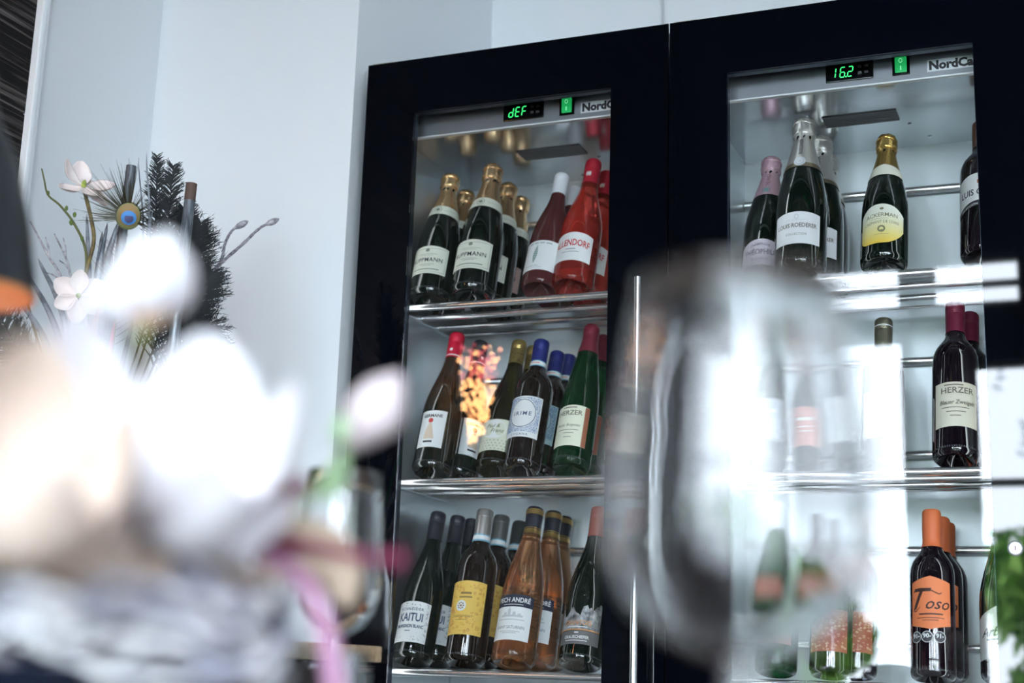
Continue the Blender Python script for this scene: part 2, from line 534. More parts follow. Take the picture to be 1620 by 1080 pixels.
    for (ya, yb_, ex_) in ((.006, .021, 0), (.021, .050, .034)):
        a_, b_, c_, d_ = gx0 - ex_, gx1 + ex_, gb - ex_, gt + ex_
        g.box(0.006, a_, ya, yb_, zb + .006, zt - .006).box(b_, W1 - .006, ya, yb_, zb + .006, zt - .006)
        g.box(a_, b_, ya, yb_, d_, zt - .006).box(a_, b_, ya, yb_, zb + .006, c_)
    part('door_core', g, black_paint, door)
    e = 0.0012
    g = G().box(gx0, gx0 + e, .006, .020, gb, gt).box(gx1 - e, gx1, .006, .020, gb, gt).box(gx0 + e, gx1 - e, .006, .020, gt - e, gt).box(gx0 + e, gx1 - e, .006, .020, gb, gb + e)
    part('glazing_spacer', g, spacer_m, door)
    part('pane', G().add([(gx0, .003, gb), (gx1, .003, gb), (gx1, .003, gt), (gx0, .003, gt)], [(0, 1, 2, 3)]), pane_m, door)
    hx = 0.597 if x0 < .3 else 0.622
    g = G().tube([(hx, -.050, 0.55), (hx, -.050, 1.556)], 0.0065, 14)
    for z in (0.62, 1.10, 1.49):
        g.tube([(hx, -.050, z), (hx, 0.0, z)], 0.005, 10)
    part('handle', g, mat('brushed_chrome', (0.72, 0.74, 0.76), 0.22, 1.0), door, sm=True)
    hxx = 0.02
    part('hinge', G().bbox(hxx - .015, hxx + .030, 0.008, 0.045, zt - .006, zt + .006, 0.002), mat('beige_hinge', (0.45, 0.42, 0.36), 0.5), door)
    part('hinge_pin', G().tube([(hxx + .04, 0.02, zt - .006), (hxx + .04, 0.02, zt + .007)], 0.005, 10), chrome, door)
    lk = G().lathe([(0.0105, 0), (0.0105, 0.003), (0.009, 0.0045), (0.0, 0.0045)], 24)
    lx, lz = 0.575, 1.076
    lk.v = [(p[0] + lx, -p[2], p[1] + lz) for p in lk.v]
    lock = part('lock', lk, mat('pale_lock', (0.85, 0.86, 0.88), 0.3, 0.3), door, sm=True)
    g = G().tube([(lx, -.0010, lz), (lx, -.0030, lz)], 0.0125, 24)
    part('lock_ring', g, black_paint, door)
    part('keyhole', G().box(lx - .0012, lx + .0012, -.0056, -.004, lz - .004, lz + .004), mat('keyhole_dark', (0.12, 0.01, 0.06), 0.5), door)
    return fz


fridge(0.0, 'black glass-door wine fridge whose green display reads dEF', 'dEF', 0.109, 0.524, led_dim)
fridge(0.639, 'black glass-door wine fridge whose green display reads 16.2', '16.2', 0.109, 0.543, led_full)

# ------------------------------------------------------------------ bottles
PROF = {
    'champagne': [(0.0, 0.018), (0.020, 0.012), (0.034, 0.001), (0.038, 0.0), (0.0425, 0.004), (0.0442, 0.012), (0.0442, 0.118), (0.0436, 0.135), (0.0415, 0.155),
                  (0.0375, 0.178), (0.0320, 0.202), (0.0265, 0.224), (0.0215, 0.244), (0.0180, 0.262), (0.0160, 0.280), (0.0155, 0.300), (0.0, 0.301)],
    'bordeaux': [(0.0, 0.020), (0.016, 0.014), (0.029, 0.001), (0.032, 0.0), (0.0365, 0.004), (0.038, 0.010), (0.038, 0.180), (0.0370, 0.192), (0.0335, 0.204),
                 (0.0270, 0.215), (0.0200, 0.225), (0.0160, 0.236), (0.0145, 0.25), (0.0142, 0.285), (0.0152, 0.287), (0.0152, 0.298), (0.0, 0.299)],
    'burgundy': [(0.0, 0.022), (0.016, 0.015), (0.031, 0.001), (0.035, 0.0), (0.0395, 0.004), (0.041, 0.010), (0.041, 0.130), (0.0402, 0.145), (0.0378, 0.162),
                 (0.0330, 0.184), (0.0270, 0.206), (0.0215, 0.226), (0.0175, 0.246), (0.0150, 0.268), (0.0145, 0.305), (0.0152, 0.307), (0.0152, 0.318), (0.0, 0.319)],
    'hock': [(0.0, 0.012), (0.020, 0.006), (0.031, 0.0), (0.036, 0.003), (0.038, 0.010), (0.038, 0.130), (0.0368, 0.150), (0.0335, 0.180),
             (0.0285, 0.215), (0.0230, 0.250), (0.0180, 0.280), (0.0150, 0.300), (0.0145, 0.325), (0.0152, 0.328), (0.0, 0.329)],
    'provence': [(0.0, 0.020), (0.016, 0.014), (0.030, 0.002), (0.036, 0.0), (0.0405, 0.006), (0.0418, 0.016), (0.0405, 0.060), (0.0405, 0.110), (0.0400, 0.135), (0.0370, 0.165),
                 (0.0310, 0.195), (0.0240, 0.222), (0.0190, 0.244), (0.0155, 0.262), (0.0145, 0.280), (0.0150, 0.310), (0.0, 0.312)],
}
HEIGHT = {'champagne': 0.311, 'bordeaux': 0.300, 'burgundy': 0.320, 'hock': 0.330, 'provence': 0.313}


def rad(kind, z):
    P = PROF[kind]
    for (r0, z0), (r1, z1) in zip(P[3:], P[4:]):
        if z0 <= z <= z1 and z1 > z0: return lerp(r0, r1, (z - z0) / (z1 - z0))
    return P[-2][0]


def wrap(kind, pts, eps):
    """(u along the circumference, z) -> on the bottle; u=0 faces -Y"""
    out = []
    for u, z in pts:
        r = rad(kind, z) + eps; a = u / r
        out.append((r * math.sin(a), -r * math.cos(a), z))
    return out


def label_patch(kind, w_, zlo, zhi, eps=0.0004, n=24, nz=4, u0=0.0):
    """zlo, zhi: numbers or functions of t in -1..1; label of width w_ on the bottle"""
    g = G(); pts = []
    for i in range(n + 1):
        t = -1 + 2 * i / n; u = u0 + t * w_ / 2
        a = zlo(t) if callable(zlo) else zlo; b = zhi(t) if callable(zhi) else zhi
        for j in range(nz + 1): pts.append((u, lerp(a, b, j / nz)))
    f = []
    for i in range(n):
        for j in range(nz):
            q = i * (nz + 1) + j; f.append((q, q + nz + 1, q + nz + 2, q + 1))
    return g.add(wrap(kind, pts, eps), f)


def text_on(g, kind, s, zc, size, eps=0.0009, u0=0.0, bold=0.0, shear=0.0, arch=0.0, vert=False, space=1.0, maxw=None, stretch=1.0):
    v, f = text_geo(s, bold, shear, space)
    if len(v) == 0: return
    ww = (v[:, 0].max() - v[:, 0].min()) * size
    k = 1.0 if not maxw else min(1.0, maxw / ww)
    pts = []
    for p in v:
        x, y = p[0] * size * k, p[1] * size * stretch
        if vert: x, y = -y, x
        pts.append((u0 + x, zc + y + arch * (1 - (2 * x / max(ww * k, 1e-6)) ** 2) if not vert else zc + y))
    g.add(wrap(kind, pts, eps), f)


def stripes(g, kind, rows, eps=0.0008):
    """thin printed lines standing for illegible small print: (u0, u1, z, thickness)"""
    for u0, u1, z, t in rows:
        n = 8; pts = []
        for i in range(n + 1):
            u = lerp(u0, u1, i / n); pts += [(u, z), (u, z + t)]
        g.add(wrap(kind, pts, eps), [(2 * i, 2 * i + 2, 2 * i + 3, 2 * i + 1) for i in range(n)])


def disc(g, kind, u, z, ru, rz=None, eps=0.0008, n=20, inner=0.0):
    rz = rz or ru
    pts = [(u + math.cos(2 * math.pi * i / n) * ru, z + math.sin(2 * math.pi * i / n) * rz) for i in range(n)]
    if inner:
        pts += [(u + math.cos(2 * math.pi * i / n) * ru * inner, z + math.sin(2 * math.pi * i / n) * rz * inner) for i in range(n)]
        f = [(i, (i + 1) % n, n + (i + 1) % n, n + i) for i in range(n)]
    else:
        pts.append((u, z)); f = [(i, (i + 1) % n, n) for i in range(n)]
    g.add(wrap(kind, pts, eps), f)


def paper(name, col): return mat('paper_' + name, col, 0.6)


gl_black = mat('dark_green_bottle_glass', (0.004, 0.009, 0.006), 0.035, coat=0.6, ior=1.5)
gl_brown = mat('dark_brown_bottle_glass', (0.010, 0.006, 0.004), 0.035, coat=0.6)
gl_red = mat('red_wine_bottle_glass', (0.006, 0.003, 0.006), 0.035, coat=0.6)
def tinted(name, col, tr=1.0, ior=1.36, rough=0.0):
    m = mat(name, col, rough, ior=ior); m.node_tree.nodes['Principled BSDF'].inputs['Transmission Weight'].default_value = tr
    return m


gl_green = tinted('green_bottle_glass', (0.012, 0.13, 0.035), 0.85)
gl_olive = tinted('olive_bottle_glass', (0.05, 0.042, 0.008), 0.85)
gl_dusty = clear_glass('dusty_rose_wine_glass', (0.45, 0.12, 0.12), 1.5, (0.26, 0.075, 0.075), 0.86)
gl_rose = tinted('bright_rose_wine_glass', (0.86, 0.10, 0.075), 0.80)
gl_amber = tinted('salmon_wine_glass', (0.86, 0.42, 0.20), 0.88)
gold_foil = bump_noise(mat('gold_foil', (0.97, 0.66, 0.36), 0.25, 0.88), nscale=160, strength=0.25)
gold_dark = bump_noise(mat('antique_gold_foil', (0.74, 0.50, 0.16), 0.24, 0.88), nscale=160, strength=0.25)
silver_foil = bump_noise(mat('silver_foil', (0.70, 0.68, 0.64), 0.28, 0.7), nscale=160, strength=0.25)
pink_foil = bump_noise(mat('pink_foil', (0.72, 0.47, 0.55), 0.35, 0.45), nscale=160, strength=0.2)


def cap_mat(n, c, metal=0.25, rough=0.35): return mat('cap_' + n, c, rough, metal)


class Bottle:
    def __init__(s, label, kind, glass, x, y, zs, lean, spin=0, scale=1.0, group='bottles in the wine fridges', cat='bottle', name='wine_bottle', side=0.0):
        s.kind = kind
        th = math.radians(lean); r = 0.034 * scale
        base = Vector((x, y, zs + 0.0078 + r * math.sin(abs(th))))
        s.root = empty(name, (0, 0, 0), label, cat, group)
        s.root.matrix_world = Matrix.Translation(base) @ Matrix.Rotation(math.radians(side), 4, 'Y') @ Matrix.Rotation(-th, 4, 'X') @ Matrix.Rotation(math.radians(spin), 4, 'Z') @ Matrix.Scale(scale, 4)
        o = G().lathe(PROF[kind], 40).build('glass_body', glass, s.root)
        smooth_by_angle(o, 50)

    def put(s, name, g, m, parent=None, sm=False, label=None):
        if not g.v: return None
        o = g.build(name, m, parent or s.root, label=label)
        if sm: smooth_by_angle(o, 40)
        return o

    def knurl(s):
        """ring of small dots pressed into the heel"""
        g = G(); n = 64; r = rad(s.kind, 0.0115) + .0002
        for i in range(n):
            a = 2 * math.pi * i / n; b = a + 2 * math.pi / n * .55
            v = []
            for (aa, z) in ((a, .0095), (b, .0095), (b, .0125), (a, .0125)):
                rr = rad(s.kind, z) + .0003; v.append((rr * math.sin(aa), -rr * math.cos(aa), z))
            g.add(v, [(0, 1, 2, 3)])
        s.put('heel_ring', g, mat('heel_glint', (0.10, 0.11, 0.12), 0.25, 0.4))

    def foil(s, m, zlow, seed, dip=0.0):
        """champagne foil with crumpled mushroom top"""
        rnd = random.Random(seed); n = 36
        prof = []
        for z in np.linspace(zlow, 0.262, 7): prof.append((rad('champagne', z) + .0007, z))
        prof += [(0.0172, 0.270), (0.0180, 0.275), (0.0196, 0.280), (0.0203, 0.287), (0.0200, 0.296), (0.0198, 0.302), (0.0185, 0.308), (0.0145, 0.3115), (0.006, 0.3125), (0, 0.3125)]
        ph = [rnd.uniform(0, 6.28) for _ in range(6)]

        def jit(j, i, r, z):
            a = 2 * math.pi * i / n
            if z < 0.266 or r < 0.003: return 0
            k = 1.0 if z < 0.29 else 0.7
            return k * (0.0009 * math.sin(5 * a + ph[0] + z * 300) + 0.0008 * math.sin(9 * a + ph[1] - z * 500) + rnd.uniform(-.0009, .0009))
        g = G().lathe(prof, n, jit, cap=False)
        if dip:
            g.v = [(x, y, z - dip * max(0, -y / 0.04) if z < zlow + .01 else z) for x, y, z in g.v]
        o = s.put('foil_capsule', g, m); o.data.shade_smooth()
        # wire hood ridges
        g = G()
        for z, r in ((0.2775, 0.0194), (0.2985, 0.0204)):
            pts = [(r * math.cos(t) + rnd.uniform(-.0003, .0003), r * math.sin(t), z + .0012 * math.sin(3 * t + ph[2])) for t in np.linspace(0, 2 * math.pi, 25)]
            g.tube(pts, 0.0011, 6, cap=False)
        s.put('wire_hood', g, m, sm=True)
        return o

    def screwcap(s, m, length=0.058, ridge=True, band=None, top=None):
        H = PROF[s.kind][-1][1]
        z0 = H - length; r = 0.0165
        def cr_(z): return max(rad(s.kind, z) + .0008, lerp(.0158, r, min(1, (z - z0) / (length * .55))))
        prof = [(cr_(z0 + length * q), z0 + length * q) for q in (0, .08, .16, .24, .32, .4, .48, .55)]
        if ridge:
            for k in range(3):
                z = z0 + length * (.62 + .05 * k); prof += [(r, z), (r - .0005, z + .001), (r, z + .002)]
        prof += [(r, H - .004), (r - .0006, H - .0008), (r - .002, H + .0012), (0, H + .0012)]
        o = s.put('screw_cap', G().lathe(prof, 32, cap=False), m, sm=True)
        if top:
            s.put('cap_top', G().lathe([(r + .0004, H - top[1]), (r + .0004, H - .003), (r - .001, H + .0018), (0, H + .0018)], 32, cap=False), top[0], sm=True)
        if band:   # (material, z offset from the lower end, height)
            for bm_, off, h in band:
                e2 = .0005 + .0003 * band.index((bm_, off, h)); s.put('cap_band', G().lathe([(cr_(z0 + off + h * q) + e2, z0 + off + h * q) for q in (0, .33, .66, 1)], 32, cap=False), bm_)
        return o

    def label(s, m, w_, z0, z1, u0=0.0, name='label', eps=0.0004, lab=None):
        return s.put(name, label_patch(s.kind, w_, z0, z1, eps, u0=u0), m, label=lab)


def border(B, w_, z0, z1, m, par, t=0.0006, ins=0.003):
    g = G()
    stripes(g, B.kind, [(-w_ / 2 + ins, w_ / 2 - ins, z0 + ins, t), (-w_ / 2 + ins, w_ / 2 - ins, z1 - ins, t)])
    for u in (-w_ / 2 + ins, w_ / 2 - ins):
        pts = [(u, lerp(z0 + ins, z1 - ins, i / 4)) for i in range(5)] + [(u + t, lerp(z0 + ins, z1 - ins, i / 4)) for i in range(5)]
        g.add(wrap(B.kind, pts, .0008), [(i, i + 5, i + 6, i + 1) for i in range(4)])
    B.put('label_border', g, m, par)


GR1 = 'bottles on the upper shelf of the dEF fridge'
GR2 = 'bottles on the middle shelf of the dEF fridge'
GR3 = 'bottles on the lower shelf of the dEF fridge'
GR4 = 'bottles on the upper shelf of the 16.2 fridge'
GR5 = 'bottles on the middle shelf of the 16.2 fridge'
GR6 = 'bottles on the lower shelf of the 16.2 fridge'
Y1, Y2, Y3 = 0.135, 0.222, 0.308


# --- shelf 1, left fridge
def ruppmann(label, x, y, lean, sc, seed, pink=False, spin=0):
    B = Bottle(label, 'champagne', gl_black, x, y, SHELF[1], lean, spin, sc, GR1, 'bottle', 'sparkling_wine_bottle')
    pc = paper('pale_pink', (0.70, 0.47, 0.42)) if pink else paper('pale_cream', (0.80, 0.82, 0.70))
    w_, z0, z1 = 0.092, 0.042, 0.108
    L = B.label(pc, w_, z0, lambda t: z1 - 0.004 * t * t)
    border(B, w_, z0, z1 - .003, grey_ink, L, 0.0007, 0.004)
    g = G(); text_on(g, 'champagne', 'RUPPMANN', 0.074, 0.0135, bold=0.012, maxw=0.07, space=1.1)
    stripes(g, 'champagne', [(-.018, .018, .064, .0006), (-.012, .012, .0605, .0006)])
    B.put('lettering', g, ink, L)
    g = G(); disc(g, 'champagne', 0, 0.0975, 0.0045, 0.0040); 
    stripes(g, 'champagne', [(-.022, .022, .088, .0007), (-.030, .030, .051, .0022), (-.014, .014, .0845, .0006)])
    B.put('emblem', g, mat('ink_olive', (0.22, 0.24, 0.2), 0.6), L)
    B.foil(gold_foil, 0.200, seed)
    NL = B.put('neck_label', label_patch('champagne', 0.115, lambda t: 0.194 - .004 * abs(t), lambda t: 0.217 - .003 * abs(t), 0.0012), paper('pale_cream', (0.8, 0.82, 0.7)))
    g = G(); disc(g, 'champagne', 0, 0.2055, 0.0085, 0.0085, 0.0018, inner=0.88); disc(g, 'champagne', 0, 0.2055, 0.0045, 0.004, 0.0018)
    stripes(g, 'champagne', [(.014, .04, .203, .0006), (-.04, -.014, .203, .0006)], 0.0018)
    B.put('neck_emblem', g, mat('ink_olive', (0.22, 0.24, 0.2), 0.6), NL)
    g = G(); text_on(g, 'champagne', 'RUPPMANN', 0.243, 0.0085, eps=.0014, vert=True, bold=0.012, u0=0.004, maxw=.034)
    B.put('foil_lettering', g, mat('brown_ink', (0.16, 0.09, 0.04), 0.5))
    B.knurl()


ruppmann('gold-foiled sparkling wine at the far left of the upper shelf, front row', 0.097, Y1, 15.5, 0.985, 1)
ruppmann('gold-foiled sparkling wine half hidden behind the leftmost front bottle', 0.089, Y2, 18.5, 0.985, 2)
ruppmann('tallest gold-foiled sparkling wine, second from left in the front row', 0.192, Y1, 16.0, 1.03, 3)
ruppmann('gold-foiled sparkling wine directly behind the second cream-labelled front bottle', 0.190, Y2, 17.5, 1.0, 4)
ruppmann('rearmost gold-foiled sparkling wine of its file, with a pale pink label', 0.186, Y3, 17.5, 0.99, 5, True)


def dusty(label, x, y, lean):
    B = Bottle(label, 'burgundy', gl_dusty, x, y, SHELF[1], lean, 0, 0.945, GR1)
    B.screwcap(cap_mat('white', (0.82, 0.85, 0.90), 0.0, 0.4), 0.058)
    L = B.label(paper('white', (0.84, 0.86, 0.86)), 0.084, 0.028, 0.106)
    g = G()
    for i in range(9):   # grey-green plume drawing
        t = i / 8; z = lerp(.048, .088, t); wd = 0.009 * math.sin(math.pi * (0.12 + 0.8 * t))
        stripes(g, 'burgundy', [(-.008 + .003 * t - wd * .6, -.008 + .003 * t + wd * .5, z, .0042)])
    B.put('plume_print', g, mat('ink_sage', (0.25, 0.36, 0.33), 0.6), L)
    g = G(); stripes(g, 'burgundy', [(-.026, -.016, .097, .004), (-.013, -.004, .097, .004), (-.001, .010, .097, .004), (.013, .026, .097, .004), (-.026, .004, .038, .0015), (-.02, .012, .034, .001)])
    B.put('small_print', g, mat('ink_pale_sage', (0.45, 0.52, 0.5), 0.6), L)


dusty('dusty rose wine with a white cap and a plume drawn on its label', 0.337, Y1, 22.5)
dusty('white-capped rose wine mostly hidden behind the plume-labelled bottle', 0.335, Y2, 22.5)


def allendorf(label, x, y, lean):
    B = Bottle(label, 'burgundy', gl_rose, x, y, SHELF[1], lean, 0, 1.02, GR1)
    B.screwcap(cap_mat('red', (0.62, 0.03, 0.06), 0.2, 0.35), 0.062)
    g = G()
    k = 'burgundy'
    for u in (-.0035, 0, .0035):
        stripes(g, k, [(u - .0011, u + .0011, .272, .011)], 0.0024)
    stripes(g, k, [(-.0055, .0055, .2765, .0028)], 0.0024)
    B.put('cap_emblem', g, mat('white_print', (0.9, 0.9, 0.9), 0.5))
    L = B.label(paper('white', (0.84, 0.86, 0.86)), 0.088, lambda t: 0.040 + .000 * t, lambda t: 0.108 - .006 * t * t)
    g = G(); text_on(g, k, 'ALLENDORF', 0.078, 0.0195, bold=0.02, maxw=0.076, arch=0.004, stretch=1.1)
    B.put('lettering', g, mat('red_ink', (0.60, 0.05, 0.05), 0.5), L)
    g = G(); stripes(g, k, [(-.010, .010, .066, .002), (-.018, .018, .060, .0012)])
    B.put('small_print', g, grey_ink, L)
    s = G().tube([(0, 0, .02), (0, 0, .03)], .001, 6)


allendorf('bright red rose wine with a red cap, front row right', 0.405, Y1, 21.5)
allendorf('bright red rose wine cut off by the door frame, behind its twin', 0.407, Y2, 20.5)


# --- shelf 2, left fridge
def germane(label, x, y, lean, spin=0, cap=('bright_red', (0.75, 0.01, 0.05))):
    B = Bottle(label, 'burgundy', gl_black, x, y, SHELF[2], lean, spin, 1.0, GR2)
    B.screwcap(cap_mat(cap[0], cap[1], 0.2, 0.35), 0.058, band=[(mat('white_print', (0.9, 0.9, 0.9), 0.5), 0.003, 0.0025)])
    k = 'burgundy'
    g = G(); stripes(g, k, [(-.003, .003, .274, .006)], 0.0024); B.put('cap_emblem', g, mat('white_print', (0.9, .9, .9)))
    L = B.label(paper('white', (0.84, 0.86, 0.86)), 0.058, 0.040, 0.121)
    g = G(); text_on(g, k, 'GERMANE', 0.109, 0.0095, bold=0.02, maxw=0.042)
    stripes(g, k, [(-.012, .008, .050, .004)]); B.put('lettering', g, ink, L)
    g = G(); disc(g, k, -.002, 0.0985, 0.0052); B.put('red_seal', g, mat('red_ink', (0.6, 0.05, 0.05)), L)
    g = G()
    for i in range(8):
        t = i / 7; stripes(g, k, [(-.012 + .006 * t ** 2, .010 - .008 * t, lerp(.058, .088, t), .0045)])
    B.put('beige_print', g, paper('beige', (0.72, 0.58, 0.46)), L)
    B.knurl()


germane('dark wine bottle with a bright red cap, far left of the middle shelf', 0.119, Y1, 18)
germane('dark bottle turned aside behind the red-capped one, label edge showing', 0.137, Y2, 17, 55, ('black', (0.025, 0.027, 0.04)))


def paul_franz(label, x, y, lean):
    B = Bottle(label, 'burgundy', gl_olive, x, y, SHELF[2], lean, 0, 0.96, GR2)
    B.screwcap(cap_mat('gold', (0.55, 0.42, 0.15), 0.85, 0.3), 0.060)
    k = 'burgundy'
    g = G()
    rnd = random.Random(3)
    for _ in range(26): disc(g, k, rnd.uniform(-.045, .045), rnd.uniform(.262, .285), .0014, eps=.0024, n=6)
    B.put('cap_print', g, mat('dark_gold_ink', (0.16, 0.11, 0.03), 0.5))
    L = B.label(paper('pale_green', (0.72, 0.74, 0.60)), 0.076, 0.030, lambda t: 0.103)
    g = G(); disc(g, k, 0, .080, .026, .022, .0007, 28); B.put('white_oval', g, paper('white', (0.84, 0.86, 0.86)), L)
    g = G(); text_on(g, k, 'Paul &', 0.087, 0.0115, u0=-.004, shear=.3, bold=.01); text_on(g, k, 'Franz', 0.0755, 0.0125, u0=.006, shear=.3, bold=.01)
    B.put('lettering', g, mat('ink_olive_green', (0.20, 0.22, 0.10), 0.6), L)
    g = G()
    for i in range(9):
        for j in range(4): disc(g, k, -.033 + .0083 * i + (.004 if j % 2 else 0), .034 + .0065 * j, .0015, n=6)
    B.put('leaf_print', g, mat('ink_light_olive', (0.36, 0.38, 0.22), 0.6), L)
    B.knurl()


paul_franz('olive bottle with a gold cap and dotted pale green label', 0.249, Y1 + .012, 21.5)
paul_franz('gold-capped bottle peeking out between its twin and a blue-capped bottle', 0.252, Y2 + .012, 19)


def irime(label, x, y, lean, teal=False):
    B = Bottle(label, 'bordeaux', gl_brown, x, y, SHELF[2], lean, 0, 0.985, GR2)
    blue = cap_mat('blue', (0.025, 0.035, 0.22), 0.3, 0.35)
    B.screwcap(blue, 0.066, band=[(mat('teal_band', (0.25, 0.60, 0.68), 0.5), 0.001, 0.013), (mat('white_print', (0.9, .9, .9)), 0.0035, 0.0085)])
    g = G(); text_on(g, 'bordeaux', 'xxxxxxxx', 0.2408, .0055, eps=.0030, space=.8) if False else stripes(g, 'bordeaux', [(-.010, .010, .2395, .0022)], 0.0028)
    B.put('band_print', g, mat('coral_ink', (0.70, 0.30, 0.25), 0.6))
    k = 'bordeaux'
    pc = paper('teal_white', (0.50, 0.70, 0.72)) if teal else paper('white', (0.84, 0.86, 0.86))
    L = B.label(pc, 0.078, 0.058, 0.150)
    # blue patterned ground around a large white oval
    g = G(); rnd = random.Random(9)
    for i in range(30):
        for j in range(26):
            u = -.0375 + .0026 * i; z = .071 + .0030 * j
            if (u / .029) ** 2 + ((z - .111) / .033) ** 2 < 1.0: continue
            if abs(u) > .0375: continue
            a = rnd.uniform(.0007, .0012)
            disc(g, k, u + rnd.uniform(-.0005, .0005), z + rnd.uniform(-.0005, .0005), a, a * 1.3, .0007, 5)
    B.put('blue_pattern', g, mat('blue_ink', (0.05, 0.16, 0.42), 0.6), L)
    g = G(); disc(g, k, 0, .111, .0278, .0318, .0008, 40, inner=.955); text_on(g, k, 'IRIME', .110, .0125, bold=.012, space=1.35, maxw=.046)
    text_on(g, k, 'LUGANA', .0635, .0075, space=1.3); B.put('lettering', g, mat('navy_ink', (0.04, 0.07, 0.16), 0.6), L)
    B.knurl()


irime('blue-capped bottle with a white oval on a blue patterned label, foremost of three', 0.308, Y1, 19.5)
irime('blue-capped bottle with a teal-tinted label, middle of the file of three', 0.306, Y2, 22, True)
irime('rearmost blue-capped bottle of three, only the cap and shoulder showing', 0.311, Y3 - .008, 17.5, True)


def herzer_green(label, x, y, lean):
    B = Bottle(label, 'hock', gl_green, x, y, SHELF[2], lean, 0, 0.99, GR2)
    B.screwcap(cap_mat('maroon', (0.24, 0.025, 0.05), 0.2, 0.4), 0.068)
    k = 'hock'
    L = B.label(paper('pale_lime', (0.82, 0.84, 0.66)), 0.074, 0.034, lambda t: .124 - .003 * t * t)
    B.put('brown_edge', label_patch(k, .010, .034, .121, .0007, 4, u0=.032), paper('rust', (0.36, 0.13, 0.07)), L)
    g = G(); text_on(g, k, 'HERZER', .106, .0145, bold=.01, maxw=.052, u0=-.004); stripes(g, k, [(-.020, .010, .1175, .002)])
    text_on(g, k, 'Weißer Burgunder', .079, .0085, shear=.25, u0=-.004, maxw=.05); stripes(g, k, [(-.024, .018, .068, .0012), (-.012, .010, .061, .0012), (-.010, .006, .052, .0012)])
    B.put('lettering', g, mat('ink_brown_grey', (0.15, 0.13, 0.10), 0.6), L)
    B.knurl()


herzer_green('tall green bottle with a maroon cap and pale yellow label', 0.410, Y1, 20.5)
herzer_green('maroon-capped green bottle half cut off by the door frame', 0.405, Y2, 21)


# --- shelf 3, left fridge
def kaitui(label, x, y, lean):
    B = Bottle(label, 'burgundy', gl_black, x, y, SHELF[3], lean, 0, 0.975, GR3)
    B.screwcap(cap_mat('black', (0.025, 0.027, 0.04), 0.2, 0.4), 0.062)
    k = 'burgundy'
    L = B.label(paper('white', (0.84, 0.86, 0.86)), 0.078, 0.028, lambda t: .112 - .003 * t * t)
    g = G(); text_on(g, k, 'KAITUI', .078, .0205, bold=.02, maxw=.052, stretch=1.15); text_on(g, k, 'SAUVIGNON BLANC', .060, .0095, bold=.03, maxw=.060)
    text_on(g, k, 'SCHNEIDER', .0955, .008, bold=.015, space=1.25, maxw=.052); stripes(g, k, [(-.008, .004, .050, .0015)])
    B.put('lettering', g, mat('navy_ink', (0.04, 0.07, 0.16), 0.6), L)
    g = G(); rnd = random.Random(5)
    for _ in range(60):
        e = rnd.random()
        u, z = (rnd.uniform(-.035, .035), rnd.choice((rnd.uniform(.031, .040), rnd.uniform(.103, .108)))) if e < .6 else (rnd.uniform(.032, .037), rnd.uniform(.032, .105))
        disc(g, k, u, z, rnd.uniform(.0006, .0014), rnd.uniform(.0006, .0012), n=6)
    B.put('scroll_print', g, grey_ink, L)
    B.knurl()


kaitui('black-capped white-labelled wine, far left of the lower shelf', 0.094, Y1, 18)
kaitui('black-capped bottle second in its file behind the far left bottle', 0.101, Y2, 17)
kaitui('rearmost black-capped bottle of three at the left of the lower shelf', 0.101, Y3, 15)


def yellow(label, x, y, lean, dark=0):
    B = Bottle(label, 'bordeaux', gl_brown, x, y, SHELF[3], lean, 0, 1.035, GR3)
    cm = [cap_mat('silver', (0.55, 0.53, 0.51), 0.8, 0.3), cap_mat('grey_silver', (0.26, 0.27, 0.27), 0.8, 0.33), cap_mat('slate', (0.07, 0.085, 0.085), 0.6, 0.35)][dark]
    B.screwcap(cm, 0.066, ridge=False, band=[(mat('sky_band', (0.22, 0.52, 0.70), 0.5), 0.001, 0.014), (paper('white', (0.84, 0.86, 0.86)), 0.004, 0.0085)])
    k = 'bordeaux'
    B.put('cap_ridge', G().lathe([(0.0163, 0.284), (0.0169, 0.2855), (0.0163, 0.287)], 32, cap=False), cm)
    L = B.label(paper('yellow', (0.86, 0.58, 0.12)), 0.080, 0.046, lambda t: .148 - .002 * t * t)
    g = G(); rnd = random.Random(11)
    for _ in range(150):
        u, z = rnd.uniform(-.037, .037), rnd.uniform(.05, .144)
        if abs(u) < .016 and .08 < z < .125: continue
        disc(g, k, u, z, rnd.uniform(.0012, .003), rnd.uniform(.0012, .003), .0007, 8, inner=.6)
    B.put('ornament_print', g, mat('ochre_ink', (0.66, 0.30, 0.06), 0.6), L)
    g = G(); disc(g, k, -.006, .100, .0105, .0105, .0009, 16); B.put('white_rosette', g, paper('white', (0.84, 0.86, 0.86)), L)
    g = G()
    for q in range(8): disc(g, k, -.006 + .0055 * math.cos(q * .785), .100 + .0055 * math.sin(q * .785), .0016, n=8, eps=.0011)
    disc(g, k, -.006, .100, .0022, eps=.0011); text_on(g, k, 'CHARDONNAY', .080, .0065, bold=.015, maxw=.042, u0=-.002); stripes(g, k, [(-.014, .010, .073, .001), (-.010, .012, .122, .004), (-.012, .014, .115, .003)])
    B.put('lettering', g, mat('ink_dark_ochre', (0.30, 0.18, 0.05), 0.6), L)
    B.knurl()


yellow('ornate yellow-labelled bottle with a bright silver cap', 0.205, Y1, 14.5)
yellow('yellow-labelled bottle with a dull grey cap behind the silver-capped one', 0.201, Y2, 16.5, 1)
yellow('slate-capped bottle with a pale blue band, rearmost behind the yellow label', 0.203, Y3, 19, 2)


